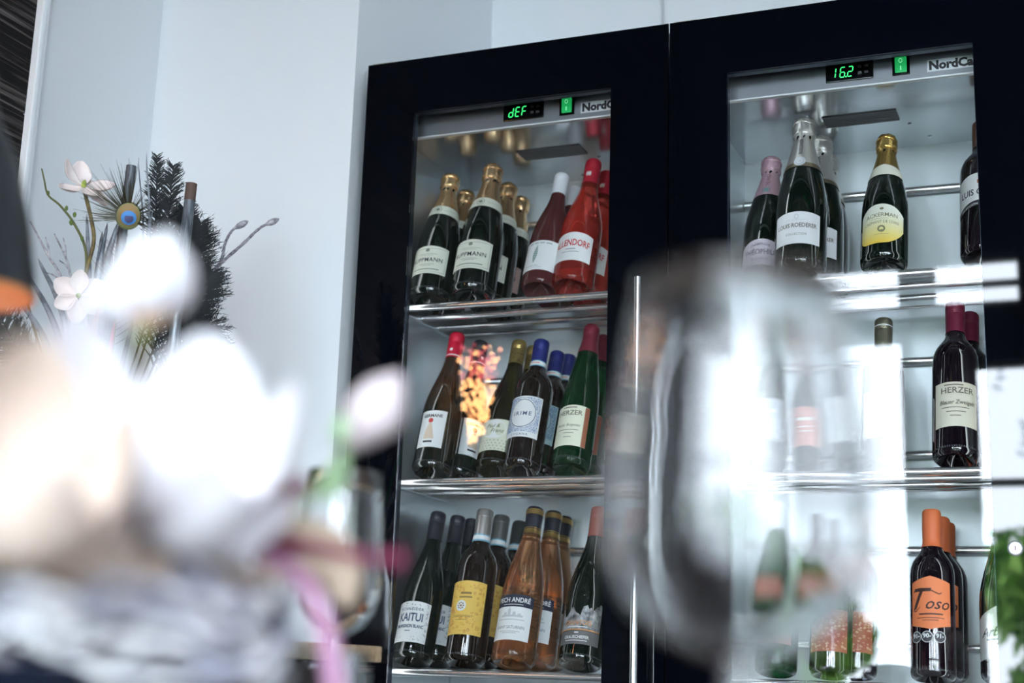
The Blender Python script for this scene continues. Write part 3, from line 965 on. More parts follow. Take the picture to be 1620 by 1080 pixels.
def pech(label, x, y, lean):
    B = Bottle(label, 'provence', gl_amber, x, y, SHELF[3], lean, 0, 1.02, GR3)
    k = 'provence'
    blk = cap_mat('black', (0.025, 0.027, 0.04), 0.2, 0.4); gld = mat('gold_band', (0.72, 0.47, 0.16), 0.28, 0.9)
    B.screwcap(blk, 0.056, ridge=False, band=[(gld, 0.000, 0.010), (gld, 0.0115, .0015), (gld, 0.0405, 0.011)])
    L = B.label(paper('white', (0.84, 0.86, 0.86)), 0.078, 0.034, 0.116)
    N = B.put('navy_band', label_patch(k, 0.080, .098, lambda t: .122 - .002 * t * t, .0007), paper('navy', (0.02, 0.025, 0.05)), L)
    g = G(); text_on(g, k, 'PECH ANDRÉ', .1105, .0130, eps=.0012, bold=.015, maxw=.066); stripes(g, k, [(-.02, .02, .1015, .001)], .0012)
    B.put('white_lettering', g, paper('white', (0.84, 0.86, 0.86)), L)
    g = G()
    for (a, b, z, t) in ((-.022, .022, .078, .004), (-.016, -.010, .082, .005), (-.008, -.002, .082, .011), (-.006, -.004, .093, .004), (.002, .008, .082, .006), (.012, .018, .082, .003), (-.028, .026, .072, .002)):
        stripes(g, k, [(a, b, z, t)])
    B.put('chateau_print', g, mat('ink_pale_grey', (0.58, 0.60, 0.62), 0.6), L)
    g = G(); text_on(g, k, 'SAINT SATURNIN', .058, .0085, bold=.01, maxw=.056); stripes(g, k, [(-.02, .02, .050, .0008), (-.014, .014, .047, .0008)])
    B.put('lettering', g, grey_ink, L)
    # embossed lettering on the shoulder
    g = G(); text_on(g, k, 'Pech', .195, .016, eps=.0012, vert=True, shear=.3, u0=.012)
    B.put('embossing', g, gl_amber)
    B.put('wine_level', G().lathe([(0.0, .246), (.0172, .246)], 24, cap=False), mat('wine_surface', (0.75, 0.40, 0.22), 0.1))


pech('clear salmon rose bottle with a black and gold cap, foremost of three', 0.304, Y1, 18)
pech('salmon rose bottle, middle of the file of three with gold-banded caps', 0.313, Y2, 17)
pech('rearmost gold-banded rose bottle, only cap and clear shoulder showing', 0.303, Y3, 18)

B = Bottle('dark bottle with a terracotta cap and silver rock relief label', 'burgundy', gl_black, 0.437, Y1, SHELF[3], 18.5, 0, 0.995, GR3)
B.screwcap(cap_mat('terracotta', (0.40, 0.09, 0.05), 0.15, 0.45), 0.062)
rndg = random.Random(21)
ridge = [0.088 + 0.010 * math.sin(i * .9) + rndg.uniform(-.006, .006) + .018 * (i / 24) for i in range(25)]
L = B.put('rock_label', label_patch('burgundy', .092, .058, lambda t: ridge[int(round((t + 1) * 12))], .0004), bump_noise(mat('silver_rock_paper', (0.30, 0.31, 0.32), 0.4, 0.5), nscale=90, strength=0.8, ramp=((.08, .085, .09), (.62, .64, .66))))
L2 = B.label(paper('slate_grey', (0.14, 0.14, 0.14)), .092, .030, .056, name='slate_band')
g = G(); stripes(g, 'burgundy', [(-.046, .046, .0565, .0025)]); text_on(g, 'burgundy', 'GRANITOES', .0705, .0125, bold=.02, maxw=.054)
B.put('copper_lettering', g, mat('copper_ink', (0.72, 0.36, 0.16), 0.35, 0.5), L)
g = G(); text_on(g, 'burgundy', 'GRAUSCHIEFER', .043, .0085, bold=.02, maxw=.05); stripes(g, 'burgundy', [(-.022, .022, .036, .0014), (-.004, .004, .051, .002), (-.02, .02, .0625, .0014)])
B.put('lettering', g, paper('white', (.84, .86, .86)), L2)
B.knurl()

# --- shelf 1, right fridge
B = Bottle('pink-foiled champagne with a lilac label at the far left of its shelf', 'champagne', gl_black, 0.768, Y2 - .02, SHELF[1], 19, 0, 0.98, GR4, 'bottle', 'champagne_bottle')
B.foil(pink_foil, 0.200, 31)
g = G(); text_on(g, 'champagne', 'THÉOPHILE', .242, .0105, eps=.0014, vert=True, bold=.01, u0=.002, maxw=.036); B.put('foil_lettering', g, mat('plum_ink', (.16, .06, .10), .5))
g = G(); disc(g, 'champagne', 0, .2125, .0085, eps=.0014, inner=.85); disc(g, 'champagne', 0, .2125, .0055, eps=.0014); B.put('foil_emblem', g, mat('teal_ink', (.16, .30, .32), .5))
L = B.label(paper('lilac', (0.58, 0.52, 0.60)), .086, .020, lambda t: .082 - .012 * t * t)
g = G(); text_on(g, 'champagne', 'CHAMPAGNE', .066, .0085, bold=.01, maxw=.04, arch=.003); text_on(g, 'champagne', 'THÉOPHILE', .0505, .0165, bold=.02, maxw=.066); text_on(g, 'champagne', 'BRUT ROSÉ', .034, .0065, maxw=.04)
B.put('lettering', g, mat('plum_grey_ink', (.13, .11, .15), .6), L)


def roederer(label, x, y, lean, sc, seed):
    B = Bottle(label, 'champagne', gl_black, x, y, SHELF[1], lean, 0, sc, GR4, 'bottle', 'champagne_bottle')
    B.foil(silver_foil, 0.203, seed)
    k = 'champagne'
    B.put('neck_band', G().lathe([(rad(k, z) + .0012, z) for z in (.197, .200, .203, .2065)], 36, cap=False), mat('bronze_band', (.28, .23, .16), .3, .7))
    g = G(); disc(g, k, 0, .2085, .0105, .0105, .0020, 24); NL = B.put('medallion', g, mat('pearl', (.80, .82, .86), .3, .2))
    g = G(); disc(g, k, 0, .2085, .0075, .0075, .0026, 20, inner=.85); disc(g, k, 0, .2085, .003, eps=.0026); B.put('medallion_emblem', g, mat('ink_pale_grey', (.58, .60, .62)), NL)
    g = G(); text_on(g, k, 'ROEDERER', .244, .0095, eps=.0014, vert=True, bold=.012, maxw=.036); B.put('foil_lettering', g, ink)
    L = B.label(paper('pale_lilac_white', (.80, .80, .82)), .086, .038, lambda t: .100 - .003 * t * t)
    g = G(); text_on(g, k, 'LOUIS ROEDERER', .073, .0115, bold=.015, maxw=.072); text_on(g, k, 'COLLECTION', .056, .006, maxw=.036, space=1.2); B.put('lettering', g, mat('ink_brown_grey', (.15, .13, .10)), L)
    g = G(); disc(g, k, 0, .090, .004, .005, inner=.7); stripes(g, k, [(-.02, .02, .0835, .0007)]); B.put('crest_print', g, mat('ink_pale_grey', (.58, .60, .62)), L)
    B.knurl()


roederer('silver-foiled champagne standing foremost, the tallest in its fridge', 0.852, Y1, 12.5, 1.085, 41)
roederer('silver-foiled champagne directly behind the tallest one', 0.868, Y2 + .005, 13.0, 1.07, 42)
roederer('rearmost silver-foiled champagne of three, mostly hidden', 0.866, Y3, 14.5, 1.05, 43)

B = Bottle('gold-foiled sparkling wine with a rounded yellow label', 'champagne', gl_black, 1.004, Y1, SHELF[1], 18.5, 0, 0.96, GR4, 'bottle', 'sparkling_wine_bottle')
B.foil(gold_dark, 0.205, 51)
k = 'champagne'
B.put('neck_label', label_patch(k, .105, .196, lambda t: .226 - .012 * abs(t), .0013), paper('ivory', (.80, .78, .66)))
g = G(); text_on(g, k, 'ACKERMAN', .246, .008, eps=.0014, vert=True, bold=.01, maxw=.032); B.put('foil_lettering', g, mat('dark_gold_ink', (.16, .11, .03)))


def ack_top(t): return .118 - .020 * abs(t) ** 2.6 - .004 * max(t, 0)
def ack_bot(t): return .028 + (.012 * abs(t) ** 6 if t < 0 else .030 * t ** 2.4)


am = mat('paper_cream_to_yellow', (.85, .8, .5), .55)
nt = am.node_tree; tc = nt.nodes.new('ShaderNodeTexCoord'); sp = nt.nodes.new('ShaderNodeSeparateXYZ'); cr = nt.nodes.new('ShaderNodeValToRGB'); mr = nt.nodes.new('ShaderNodeMapRange')
mr.inputs[1].default_value = .028; mr.inputs[2].default_value = .095
cr.color_ramp.elements[0].color = (.88, .58, .06, 1); cr.color_ramp.elements[1].color = (.84, .84, .72, 1)
e_ = cr.color_ramp.elements.new(.38); e_.color = (.86, .74, .28, 1)
nt.links.new(tc.outputs['Object'], sp.inputs[0]); nt.links.new(sp.outputs[2], mr.inputs[0]); nt.links.new(mr.outputs[0], cr.inputs[0]); nt.links.new(cr.outputs[0], nt.nodes['Principled BSDF'].inputs['Base Color'])
L = B.put('label', label_patch(k, .090, ack_bot, ack_top), am)
g = G(); text_on(g, k, 'ACKERMAN', .090, .0125, bold=.01, maxw=.062, arch=.002); text_on(g, k, 'CRÉMANT DE LOIRE', .074, .009, maxw=.068, arch=.002); disc(g, k, 0, .1065, .004, .0028)
stripes(g, k, [(-.022, .012, .0835, .0006)])
disc(g, k, 0, .060, .0075, .0078, inner=.55); disc(g, k, .001, .055, .0045, .003); stripes(g, k, [(-.014, .014, .0475, .0006)])
B.put('lettering', g, mat('ink_khaki', (.24, .23, .12), .6), L)

B = Bottle('red wine with a big white label, cut off by the right door border', 'bordeaux', gl_red, 1.176, Y1, SHELF[1], 20, 0, 1.04, GR4)
B.screwcap(cap_mat('brown_copper', (.20, .09, .06), .4, .35), .060, ridge=False)
k = 'bordeaux'
L = B.label(paper('white', (.84, .86, .86)), .094, lambda t: .085 + .016 * (1 - t * t), lambda t: .160 - .010 * t * t)
g = G(); text_on(g, k, 'LUIS CAÑAS', .118, .0155, bold=.015, maxw=.076, stretch=1.2); B.put('lettering', g, ink, L)
g = G(); stripes(g, k, [(-.006, .010, .137, .008)]); B.put('rust_stamp', g, mat('rust_ink', (.42, .13, .05)), L)
L2 = B.put('black_band', label_patch(k, .094, lambda t: .073 + .016 * (1 - t * t), lambda t: .085 + .016 * (1 - t * t), .0005), paper('black', (.01, .01, .015)))
g = G(); text_on(g, k, 'SELECCIÓN DE LA FAMILIA', .083, .0062, eps=.001, arch=.010, maxw=.082, bold=.01); B.put('band_lettering', g, paper('white', (.84, .86, .86)), L2)

# --- shelf 2, right fridge
B = Bottle('dark bottle with an olive grey cap behind the bright window reflection', 'bordeaux', gl_black, 0.980, Y2, SHELF[2], 14, 0, 1.03, GR5)
B.screwcap(cap_mat('olive_grey', (.22, .21, .15), .7, .3), .060, band=[(mat('white_print', (.9, .9, .9)), .044, .0016)])
B.label(paper('white', (.84, .86, .86)), .07, .05, .14)
for (lab, x, y, ln, gm, lc, nm) in (('dark bottle at the left of the middle shelf, seen through the big wine glass', .800, Y1, 17, gl_black, (.42, .44, .48), 'grey_paper'),
                                    ('dark bottle with a salmon label, left edge of the window reflection', .872, Y2, 17, gl_black, (.66, .30, .24), 'salmon')):
    B = Bottle(lab, 'burgundy', gm, x, y, SHELF[2], ln, 0, .96, GR5)
    B.screwcap(cap_mat('black', (.025, .027, .04)), .058)
    L = B.label(paper(nm, lc), .080, .04, .125)
    g = G(); stripes(g, 'burgundy', [(-.02, .02, .095, .006), (-.02, .016, .08, .002), (-.014, .014, .07, .002)]); B.put('small_print', g, paper('white', (.84, .86, .86)), L)


def herzer_red(label, x, y, lean):
    B = Bottle(label, 'bordeaux', gl_red, x, y, SHELF[2], lean, 0, 1.06, GR5)
    B.screwcap(cap_mat('wine_red', (.20, .02, .055), .2, .4), .060)
    k = 'bordeaux'
    L = B.label(paper('parchment', (.74, .70, .58)), .076, .046, .128, u0=.004)
    g = G(); text_on(g, k, 'HERZER', .112, .0155, bold=.01, maxw=.060, u0=.006); stripes(g, k, [(-.016, .016, .1215, .002)])
    text_on(g, k, 'Blauer Zweigelt', .090, .0105, bold=.02, shear=.2, maxw=.060, u0=.006); stripes(g, k, [(-.02, .026, .080, .0014), (-.012, .020, .0725, .0014), (-.006, .012, .065, .0014)])
    B.put('lettering', g, mat('ink_brown_grey', (.15, .13, .10)), L)
    B.knurl()


herzer_red('dark red wine with a burgundy cap and parchment label', 1.117, Y1, 17.5)
herzer_red('burgundy-capped red wine peeking out behind its parchment-labelled twin', 1.135, Y2, 17.5)


# --- shelf 3, right fridge
def toso(label, x, y, lean):
    B = Bottle(label, 'bordeaux', gl_red, x, y, SHELF[3], lean, 0, 0.985, GR6)
    B.screwcap(cap_mat('orange', (.72, .17, .06), .05, .45), .068, ridge=False)
    k = 'bordeaux'
    L = B.label(paper('orange', (.85, .24, .09)), .074, lambda t: .087 - .008 * (1 - abs(t)), lambda t: .162 + .010 * (1 - abs(t)))
    g = G(); text_on(g, k, 'T', .130, .052, shear=.45, u0=-.029, bold=.012); text_on(g, k, 'oso', .1227, .029, shear=.4, u0=.011, bold=.008)
    # swash of the T
    for (pts) in ([(-.031, .131), (-.034, .138), (-.030, .146), (-.018, .150), (0, .147), (.014, .141), (.020, .143)], [(-.018, .118), (-.026, .111), (-.033, .113)]):
        cur = spline([(a, 0, b) for a, b in pts], 6); up = [(p.x, p.z + .0009) for p in cur]; dn = [(p.x, p.z - .0009) for p in cur]
        n = len(cur); g.add(wrap(k, up + dn, .0011), [(i, n + i, n + i + 1, i + 1) for i in range(n - 1)])
    stripes(g, k, [(-.020, .022, .104, .0025), (-.024, .024, .098, .0012), (-.014, .014, .094, .001)])
    B.put('lettering', g, mat('dark_brown_ink', (.05, .015, .012), .5), L)
    for q, u, tx in ((0, -.026, '91'), (1, -.006, '90'), (2, .016, '91')):
        g = G(); disc(g, k, u, .066, .0098, .0098, .0006, 24); disc_o = B.put('score_seal', g, mat('seal_dark', (.05, .05, .055), .5))
        g = G(); disc(g, k, u, .066, .0098, .0098, .0010, 24, inner=.92); text_on(g, k, tx + '-', .0675, .0105, u0=u, eps=.0011, bold=.03, maxw=.014); B.put('seal_number', g, paper('white', (.84, .86, .86)), disc_o)
    B.knurl()


toso('orange-capped red wine with an orange label reading Toso, foremost', 1.067, Y1, 11)
toso('second orange-capped bottle right behind the one with the Toso label', 1.072, Y2, 15)
toso('rearmost orange-capped bottle, a sliver behind the other two', 1.073, Y3, 16)

B = Bottle('slope-shouldered red wine with an angular white label at the right door border', 'burgundy', gl_red, 1.184, Y1, SHELF[3], 14, 0, 1.0, GR6)
B.screwcap(cap_mat('black', (.025, .027, .04)), .058)
k = 'burgundy'
L = B.label(paper('white', (.84, .86, .86)), .110, lambda t: .028 + .010 * max(t, 0), lambda t: .098 + .022 * (t + 1) if t < .2 else .1244)
g = G(); text_on(g, k, 'Arbois', .072, .022, shear=.35, bold=.01, u0=-.012); stripes(g, k, [(-.03, .014, .058, .003), (-.012, .004, .050, .002)]); B.put('lettering', g, ink, L)
for (lab, x, y, ln) in (('dark bottle with a patterned red label, seen through the big wine glass', .895, Y1, 13), ('red-labelled dark bottle half hidden behind its patterned twin', .925, Y2, 14)):
    B = Bottle(lab, 'bordeaux', gl_red, x, y, SHELF[3], ln, 0, .97, GR6)
    B.screwcap(cap_mat('black', (.025, .027, .04)), .058)
    L = B.label(paper('brick_red', (.42, .08, .07)), .076, .036, .112)
    g = G(); rr_ = random.Random(4)
    for _ in range(120): disc(g, 'bordeaux', rr_.uniform(-.036, .036), rr_.uniform(.039, .108), rr_.uniform(.001, .003), rr_.uniform(.0008, .002), .0007, 7, inner=.5)
    B.put('pattern_print', g, paper('pale_red', (.75, .40, .34)), L)
B = Bottle('green bottle with a coral label at the far left of the lower shelf', 'hock', gl_green, .800, Y1, SHELF[3], 16, 0, .97, GR6)
B.screwcap(cap_mat('white', (.82, .85, .90), 0, .4), .060)
B.label(paper('coral', (.72, .28, .22)), .07, .045, .10)
# ------------------------------------------------------------------ console with the feather arrangement
console_top = bump_noise(mat('light_oak', (0.42, 0.30, 0.18), 0.5), (1, 14, 14), 5, 0.05, ramp=((0.34, 0.23, 0.13), (0.52, 0.38, 0.24)))
console_dark = bump_noise(mat('dark_walnut', (0.05, 0.028, 0.018), 0.5), (1, 14, 14), 5, 0.05, ramp=((0.03, 0.018, 0.012), (0.08, 0.045, 0.028)))
cx0, cx1, cy0, cy1 = XL + 0.03, 0.27, -0.64, -0.34
con = empty('console_table', ((cx0 + cx1) / 2, (cy0 + cy1) / 2, 0), 'low dark console with a light oak top behind the twig wreath', 'console')


def cpart(name, g, m, par=con, **kw):
    l = con.location
    g.v = [(p[0] - l[0], p[1] - l[1], p[2]) for p in g.v]
    return g.build(name, m, par, **kw)


cpart('top', G().bbox(cx0, cx1, cy0, cy1, 0.868, 0.893, .003), console_top)
cpart('apron', G().bbox(cx0 + .02, cx1 - .02, cy0 + .015, cy1 - .01, 0.74, 0.868, .002), console_dark)
for xx in (cx0 + .03, cx1 - .07):
    for yy in (cy0 + .02, cy1 - .06):
        cpart('leg', G().bbox(xx, xx + .04, yy, yy + .04, 0, 0.742, .003), console_dark)
n_d = 2
for i in range(n_d):
    a = lerp(cx0 + .04, cx1 - .04, i / n_d) + .006; b = lerp(cx0 + .04, cx1 - .04, (i + 1) / n_d) - .006
    d = cpart('drawer', G().bbox(a, b, cy0 + .006, cy0 + .018, .76, .855, .002), console_dark)
    cpart('knob', G().tube([((a + b) / 2, cy0 + .008, .807), ((a + b) / 2, cy0 - .012, .807)], [.005, .009], 12), chrome, d)

silver_vase = bump_noise(mat('hammered_silver', (0.55, 0.57, 0.6), 0.25, 0.9), nscale=60, strength=0.4)
VX, VY, VZ = -0.20, -0.49, 0.893
vase = empty('vase', (VX, VY, VZ), 'hammered silver vase on the console, hidden behind the blurred magnolias', 'vase')
o = G().lathe([(0, 0), (.05, 0), (.058, .01), (.062, .06), (.056, .15), (.040, .21), (.036, .235), (.042, .25), (.039, .25), (.033, .235), (.036, .21), (.05, .15), (.056, .06), (.05, .014), (0, .012)], 36).build('body', silver_vase, vase)
smooth_by_angle(o)
G().lathe([(.0425, .248), (.044, .251), (.0425, .254), (.039, .251)], 36).build('rim', chrome, vase)
MOUTH = Vector((VX, VY, VZ + .22))
FG = 'stems of the feather and magnolia arrangement'


def stem_to(px, py, Y, mids=(), n=8):
    """curve from the vase mouth up to a point; mids are (px,py,Y) way points"""
    j = Vector((random.uniform(-.018, .018), random.uniform(-.018, .018), random.uniform(-.04, 0)))
    return spline([MOUTH + j] + [PY(*m) for m in mids] + [PY(px, py, Y)], n)


def thing_at(name, p, label, cat, group=None):
    return empty(name, p, label, cat, group)


def build_at(g, root, name, m, parent=None, sm=False, **kw):
    l = root.location
    g.v = [(p[0] - l[0], p[1] - l[1], p[2] - l[2]) for p in g.v]
    o = g.build(name, m, parent or root, **kw)
    if sm: smooth_by_angle(o, 45)
    return o


bamboo_g = bump_noise(mat('grey_bamboo', (0.10, 0.12, 0.14), 0.28, 0.35), (8, 8, 1), 30, 0.2, ramp=((.05, .06, .075), (.22, .25, .28)))
brown_end = mat('brown_cut_end', (0.10, 0.065, 0.05), 0.8)
for (x1, y1, x0, y0, r, Y, lab) in ((208, 263, 168, 560, .0085, -.50, 'grey bamboo cane left of the black plumes, beside the peacock eye'),
                                    (303, 291, 268, 600, .0095, -.47, 'brown-tipped grey bamboo cane rising in front of the black plumes')):
    top_, low = PY(x1, y1, Y), PY(x0, y0, Y)
    root = thing_at('bamboo_cane', MOUTH, lab, 'cane', FG)
    ax = (top_ - low)
    g = G().tube([MOUTH + Vector((0, 0, -.05)), low, low + ax * .62, low + ax * .63, low + ax * .64, top_], [r, r, r, r * 1.15, r, r], 16, cap=False)
    build_at(g, root, 'cane', bamboo_g, sm=True)
    d = ax.normalized()
    g = G().tube([top_ - d * .03, top_ + d * .0005], [r * 1.03, r * 1.03], 16, cap=False); build_at(g, root, 'cut_rim', brown_end if x1 > 250 else bamboo_g)
    g = G().tube([top_ - d * .006, top_ - d * .004], r * .97, 16); build_at(g, root, 'hollow', mat('dark_hollow', (.02, .02, .022), .9))

# black plumes: a shaft with fine barbs
plume_m = mat('black_plume', (0.006, 0.009, 0.012), 0.7)


def plume(lab, tip, mids, Y, barb, seed, dens=1.0, m=plume_m, start=.25, sp=.9):
    rnd = random.Random(seed)
    c = stem_to(tip[0], tip[1], Y, mids, 14)
    root = thing_at('black_plume', c[0], lab, 'feather', FG)
    build_at(G().tube(c, [lerp(.0022, .0006, i / (len(c) - 1)) for i in range(len(c))], 5), root, 'shaft', m)
    g = G(); n = int(300 * dens); view = Vector(C) - c[len(c) // 2]; view.normalize()
    for i in range(n):
        t = start + (1 - start) * (i / n) ** .9; k = t * (len(c) - 1); a = int(min(k, len(c) - 2)); p = c[a].lerp(c[a + 1], k - a)
        d = (c[a + 1] - c[a]).normalized(); sd = d.cross(view).normalized()
        s = rnd.choice((-1, 1)); L = barb * (0.35 + .65 * math.sin(math.pi * min(1, (t - start) / (1 - start) * .85 + .12))) * rnd.uniform(.5, 1.15)
        dirv = (sd * s * sp + d * rnd.uniform(.5, 1.3) + view * rnd.uniform(-.6, .6)).normalized()
        q = [p, p + dirv * L * .5 + d * L * .05, p + dirv * L + d * L * rnd.uniform(.05, .25) + Vector((0, 0, -L * .12))]
        wv = dirv.cross(view).normalized() * .0009
        g.add([q[0] - wv, q[0] + wv, q[1] + wv, q[1] - wv, q[2]], [(0, 1, 2, 3), (3, 2, 4)])
        for _ in range(9):     # barbules
            e = rnd.uniform(.25, 1); b0 = q[0].lerp(q[2], e); bd = (dirv + sd * rnd.uniform(-1, 1) + Vector((0, 0, rnd.uniform(-.4, .8)))).normalized() * L * rnd.uniform(.12, .28)
            w2 = bd.cross(view).normalized() * .0006
            g.add([b0 - w2, b0 + w2, b0 + bd], [(0, 1, 2)])
    build_at(g, root, 'barbs', m, kind='stuff')


plume('tallest black plume, narrow, right of the first bamboo cane', (249, 246), [(238, 480, -.45), (246, 340, -.44)], -.44, .030, 1)
plume('black plume leaning over the brown-tipped cane', (274, 262), [(250, 480, -.44), (266, 350, -.43)], -.43, .040, 2)
plume('full black plume behind the brown-tipped bamboo cane', (292, 330), [(262, 500, -.42), (285, 400, -.41)], -.40, .055, 3, 1.4)
plume('broad black plume fanning out right of the bamboo canes', (318, 352), [(268, 520, -.42), (300, 430, -.40)], -.39, .055, 4, 1.5)
plume('black plume arching right towards the silver twigs', (336, 430), [(275, 560, -.42), (312, 480, -.41)], -.40, .050, 5, 1.4)
plume('lowest black plume drooping right below the silver twigs', (338, 545), [(275, 590, -.43), (305, 530, -.42), (325, 520, -.42)], -.41, .045, 6, 1.2)
plume('dark plume sweeping down at the far left edge', (-8, 475), [(120, 620, -.58), (60, 590, -.62), (20, 540, -.64)], -.64, .055, 7, 1.5, mat('brown_black_plume', (.016, .014, .010), .6), .2)

# peacock feather
root_c = stem_to(199, 385, -.56, [(178, 560, -.54), (186, 460, -.555)], 12)
pf = thing_at('peacock_feather', root_c[0], 'peacock feather with a blue eye beside the upper magnolia', 'feather', FG)
build_at(G().tube(root_c, [lerp(.0018, .0009, i / (len(root_c) - 1)) for i in range(len(root_c))], 6), pf, 'shaft', mat('pale_quill', (.35, .33, .25), .5))
eyec = PY(203, 341, -.565)
viewd = (Vector(C) - eyec).normalized(); ex = viewd.cross(Vector((0, 0, 1))).normalized() * -1; ez = ex.cross(viewd).normalized() * -1
if ez.z < 0: ez = -ez


def eye_disc(name, du, dv, ru, rv, off, m, heart=0.0):
    n = 28; v = []
    for i in range(n):
        a = 2 * math.pi * i / n; u = math.cos(a) * ru; w__ = math.sin(a) * rv
        if heart and math.sin(a) > .5: w__ -= heart * (math.sin(a) - .5)
        v.append(eyec + ex * (u + du) + ez * (w__ + dv) + viewd * (off - .12 * (u * u + w__ * w__) * 20))
    v.append(eyec + ex * du + ez * dv + viewd * off)
    build_at(G().add(v, [(i, (i + 1) % n, n) for i in range(n)]), pf, name, m)


eye_disc('eye_rim', 0, 0, .0215, .0235, 0, mat('eye_green', (.07, .075, .015), .4, .3))
eye_disc('eye_gold', 0, .0005, .019, .021, .001, mat('eye_gold', (.10, .10, .02), .4, .3))
eye_disc('eye_bronze', 0, .001, .0168, .0185, .002, mat('eye_bronze', (.13, .075, .015), .35, .4))
eye_disc('eye_blue', .001, -.0035, .0125, .0118, .003, mat('eye_blue', (.008, .13, .36), .35, .2))
eye_disc('eye_pupil', .0015, -.0045, .0072, .0078, .004, mat('eye_navy', (.006, .006, .07), .35, .2), .007)
g = G(); rnd = random.Random(17)
for i in range(150):
    a = rnd.uniform(-.6, 3.7); a = a if rnd.random() < .6 else rnd.uniform(1.6, 3.6)
    L = rnd.uniform(.022, .07) if 1.4 < a < 3.5 else rnd.uniform(.014, .03)
    s0 = eyec + ex * math.cos(a) * .019 + ez * math.sin(a) * .021
    d = (ex * math.cos(a) + ez * math.sin(a)).normalized(); bend = (ez * .5 - ex * .2)
    pts = [s0, s0 + d * L * .5 + bend * L * .08, s0 + d * L + bend * L * .25]
    g.tube(pts, [.0006, .0005, .0002], 3)
for i in range(70):
    t = rnd.uniform(.35, .98); k = t * (len(root_c) - 1); a = int(min(k, len(root_c) - 2)); p = root_c[a]
    s = rnd.choice((-1, 1)); L = rnd.uniform(.02, .05)
    g.tube([p, p + ex * s * L * .6 + ez * L * .45, p + ex * s * L + ez * L * .9], [.0005, .0004, .0002], 3)
build_at(g, pf, 'barbs', mat('bronze_barb', (.035, .035, .018), .45, .3), kind='stuff')

# silver twigs with curled tips
twig_m = bump_noise(mat('silver_twig', (.30, .29, .32), .55, .25), nscale=120, strength=.5, ramp=((.12, .11, .13), (.52, .50, .54)))
for lab, pts, r0 in (('long silver twig with a swollen tip reaching furthest right', [(283, 505, -.36), (330, 436, -.28), (385, 385, -.20), (412, 360, -.16), (437, 348, -.14)], .0042),
                     ('short silver twig with a curled tip beside the longest one', [(345, 420, -.27), (356, 385, -.24), (368, 364, -.22), (388, 352, -.21)], .0036)):
    c = spline([MOUTH + Vector((.01, .01, -.02))] + ([(PY(283, 505, -.36))] if r0 < .004 else []) + [PY(*p) for p in pts], 10)
    rt = thing_at('silver_twig', c[0], lab, 'twig', FG); n = len(c)
    build_at(G().tube(c, [lerp(r0, r0 * .55, i / n) * (1 + .12 * math.sin(i * 1.7)) for i in range(n)], 8), rt, 'stem', twig_m, sm=True)
    e = c[-1]; d = (c[-1] - c[-3]).normalized()
    build_at(G().tube([e - d * .022, e - d * .014, e - d * .005, e + d * .002, e + d * .006], [.0028, .0058, .0062, .0040, .001], 10), rt, 'tip', twig_m, sm=True)
# bare branching twigs at the left
for lab, pts, br in (('bare grey twig forking at the far left below the pale bud', [(115, 560, -.58), (100, 450, -.6), (75, 402, -.61), (48, 350, -.62)], [((78, 408, -.61), (72, 375, -.61)), ((92, 440, -.6), (70, 430, -.6))]),
                     ('bare grey twig between the two magnolia blooms', [(125, 560, -.56), (112, 440, -.57), (103, 405, -.57), (86, 370, -.575)], [((104, 408, -.57), (100, 376, -.57)), ((108, 425, -.57), (94, 412, -.57))])):
    c = spline([MOUTH] + [PY(*p) for p in pts], 10); rt = thing_at('bare_twig', c[0], lab, 'twig', FG)
    build_at(G().tube(c, [lerp(.003, .0012, i / len(c)) for i in range(len(c))], 6), rt, 'stem', twig_m, sm=True)
    for a, b in br:
        p, q = PY(*a), PY(*b); build_at(G().tube([p, p.lerp(q, .5) + Vector((.002, 0, .001)), q], [.0018, .0014, .0009], 6), rt, 'side_twig', twig_m)

# long grey leaves
blade_m = bump_noise(mat('grey_blade', (.13, .15, .18), .45, .2), (1, 1, 1), 40, 0, ramp=((.05, .06, .08), (.34, .37, .42)))


def blade(lab, tip, mid, Y, wd, m=blade_m, name='long_leaf', cat='leaf'):
    c = stem_to(tip[0], tip[1], Y, [(mid[0], mid[1], Y)], 10)
    rt = thing_at(name, c[0], lab, cat, FG); view = (Vector(C) - c[-1]).normalized()
    v = []; n = len(c)
    for i, p in enumerate(c):
        d = (c[min(i + 1, n - 1)] - c[max(i - 1, 0)]).normalized(); s = d.cross(view).normalized()
        w__ = wd * (0.35 + .65 * math.sin(math.pi * (.08 + .9 * i / (n - 1)))) * (1 if i < n - 1 else .05)
        v += [p - s * w__, p + view * w__ * .35, p + s * w__]
    f = []
    for i in range(n - 1):
        f += [(3 * i, 3 * i + 1, 3 * i + 4, 3 * i + 3), (3 * i + 1, 3 * i + 2, 3 * i + 5, 3 * i + 4)]
    o = build_at(G().add(v, f), rt, 'blade', m, sm=True)
    md = o.modifiers.new('thickness', 'SOLIDIFY'); md.thickness = .0006


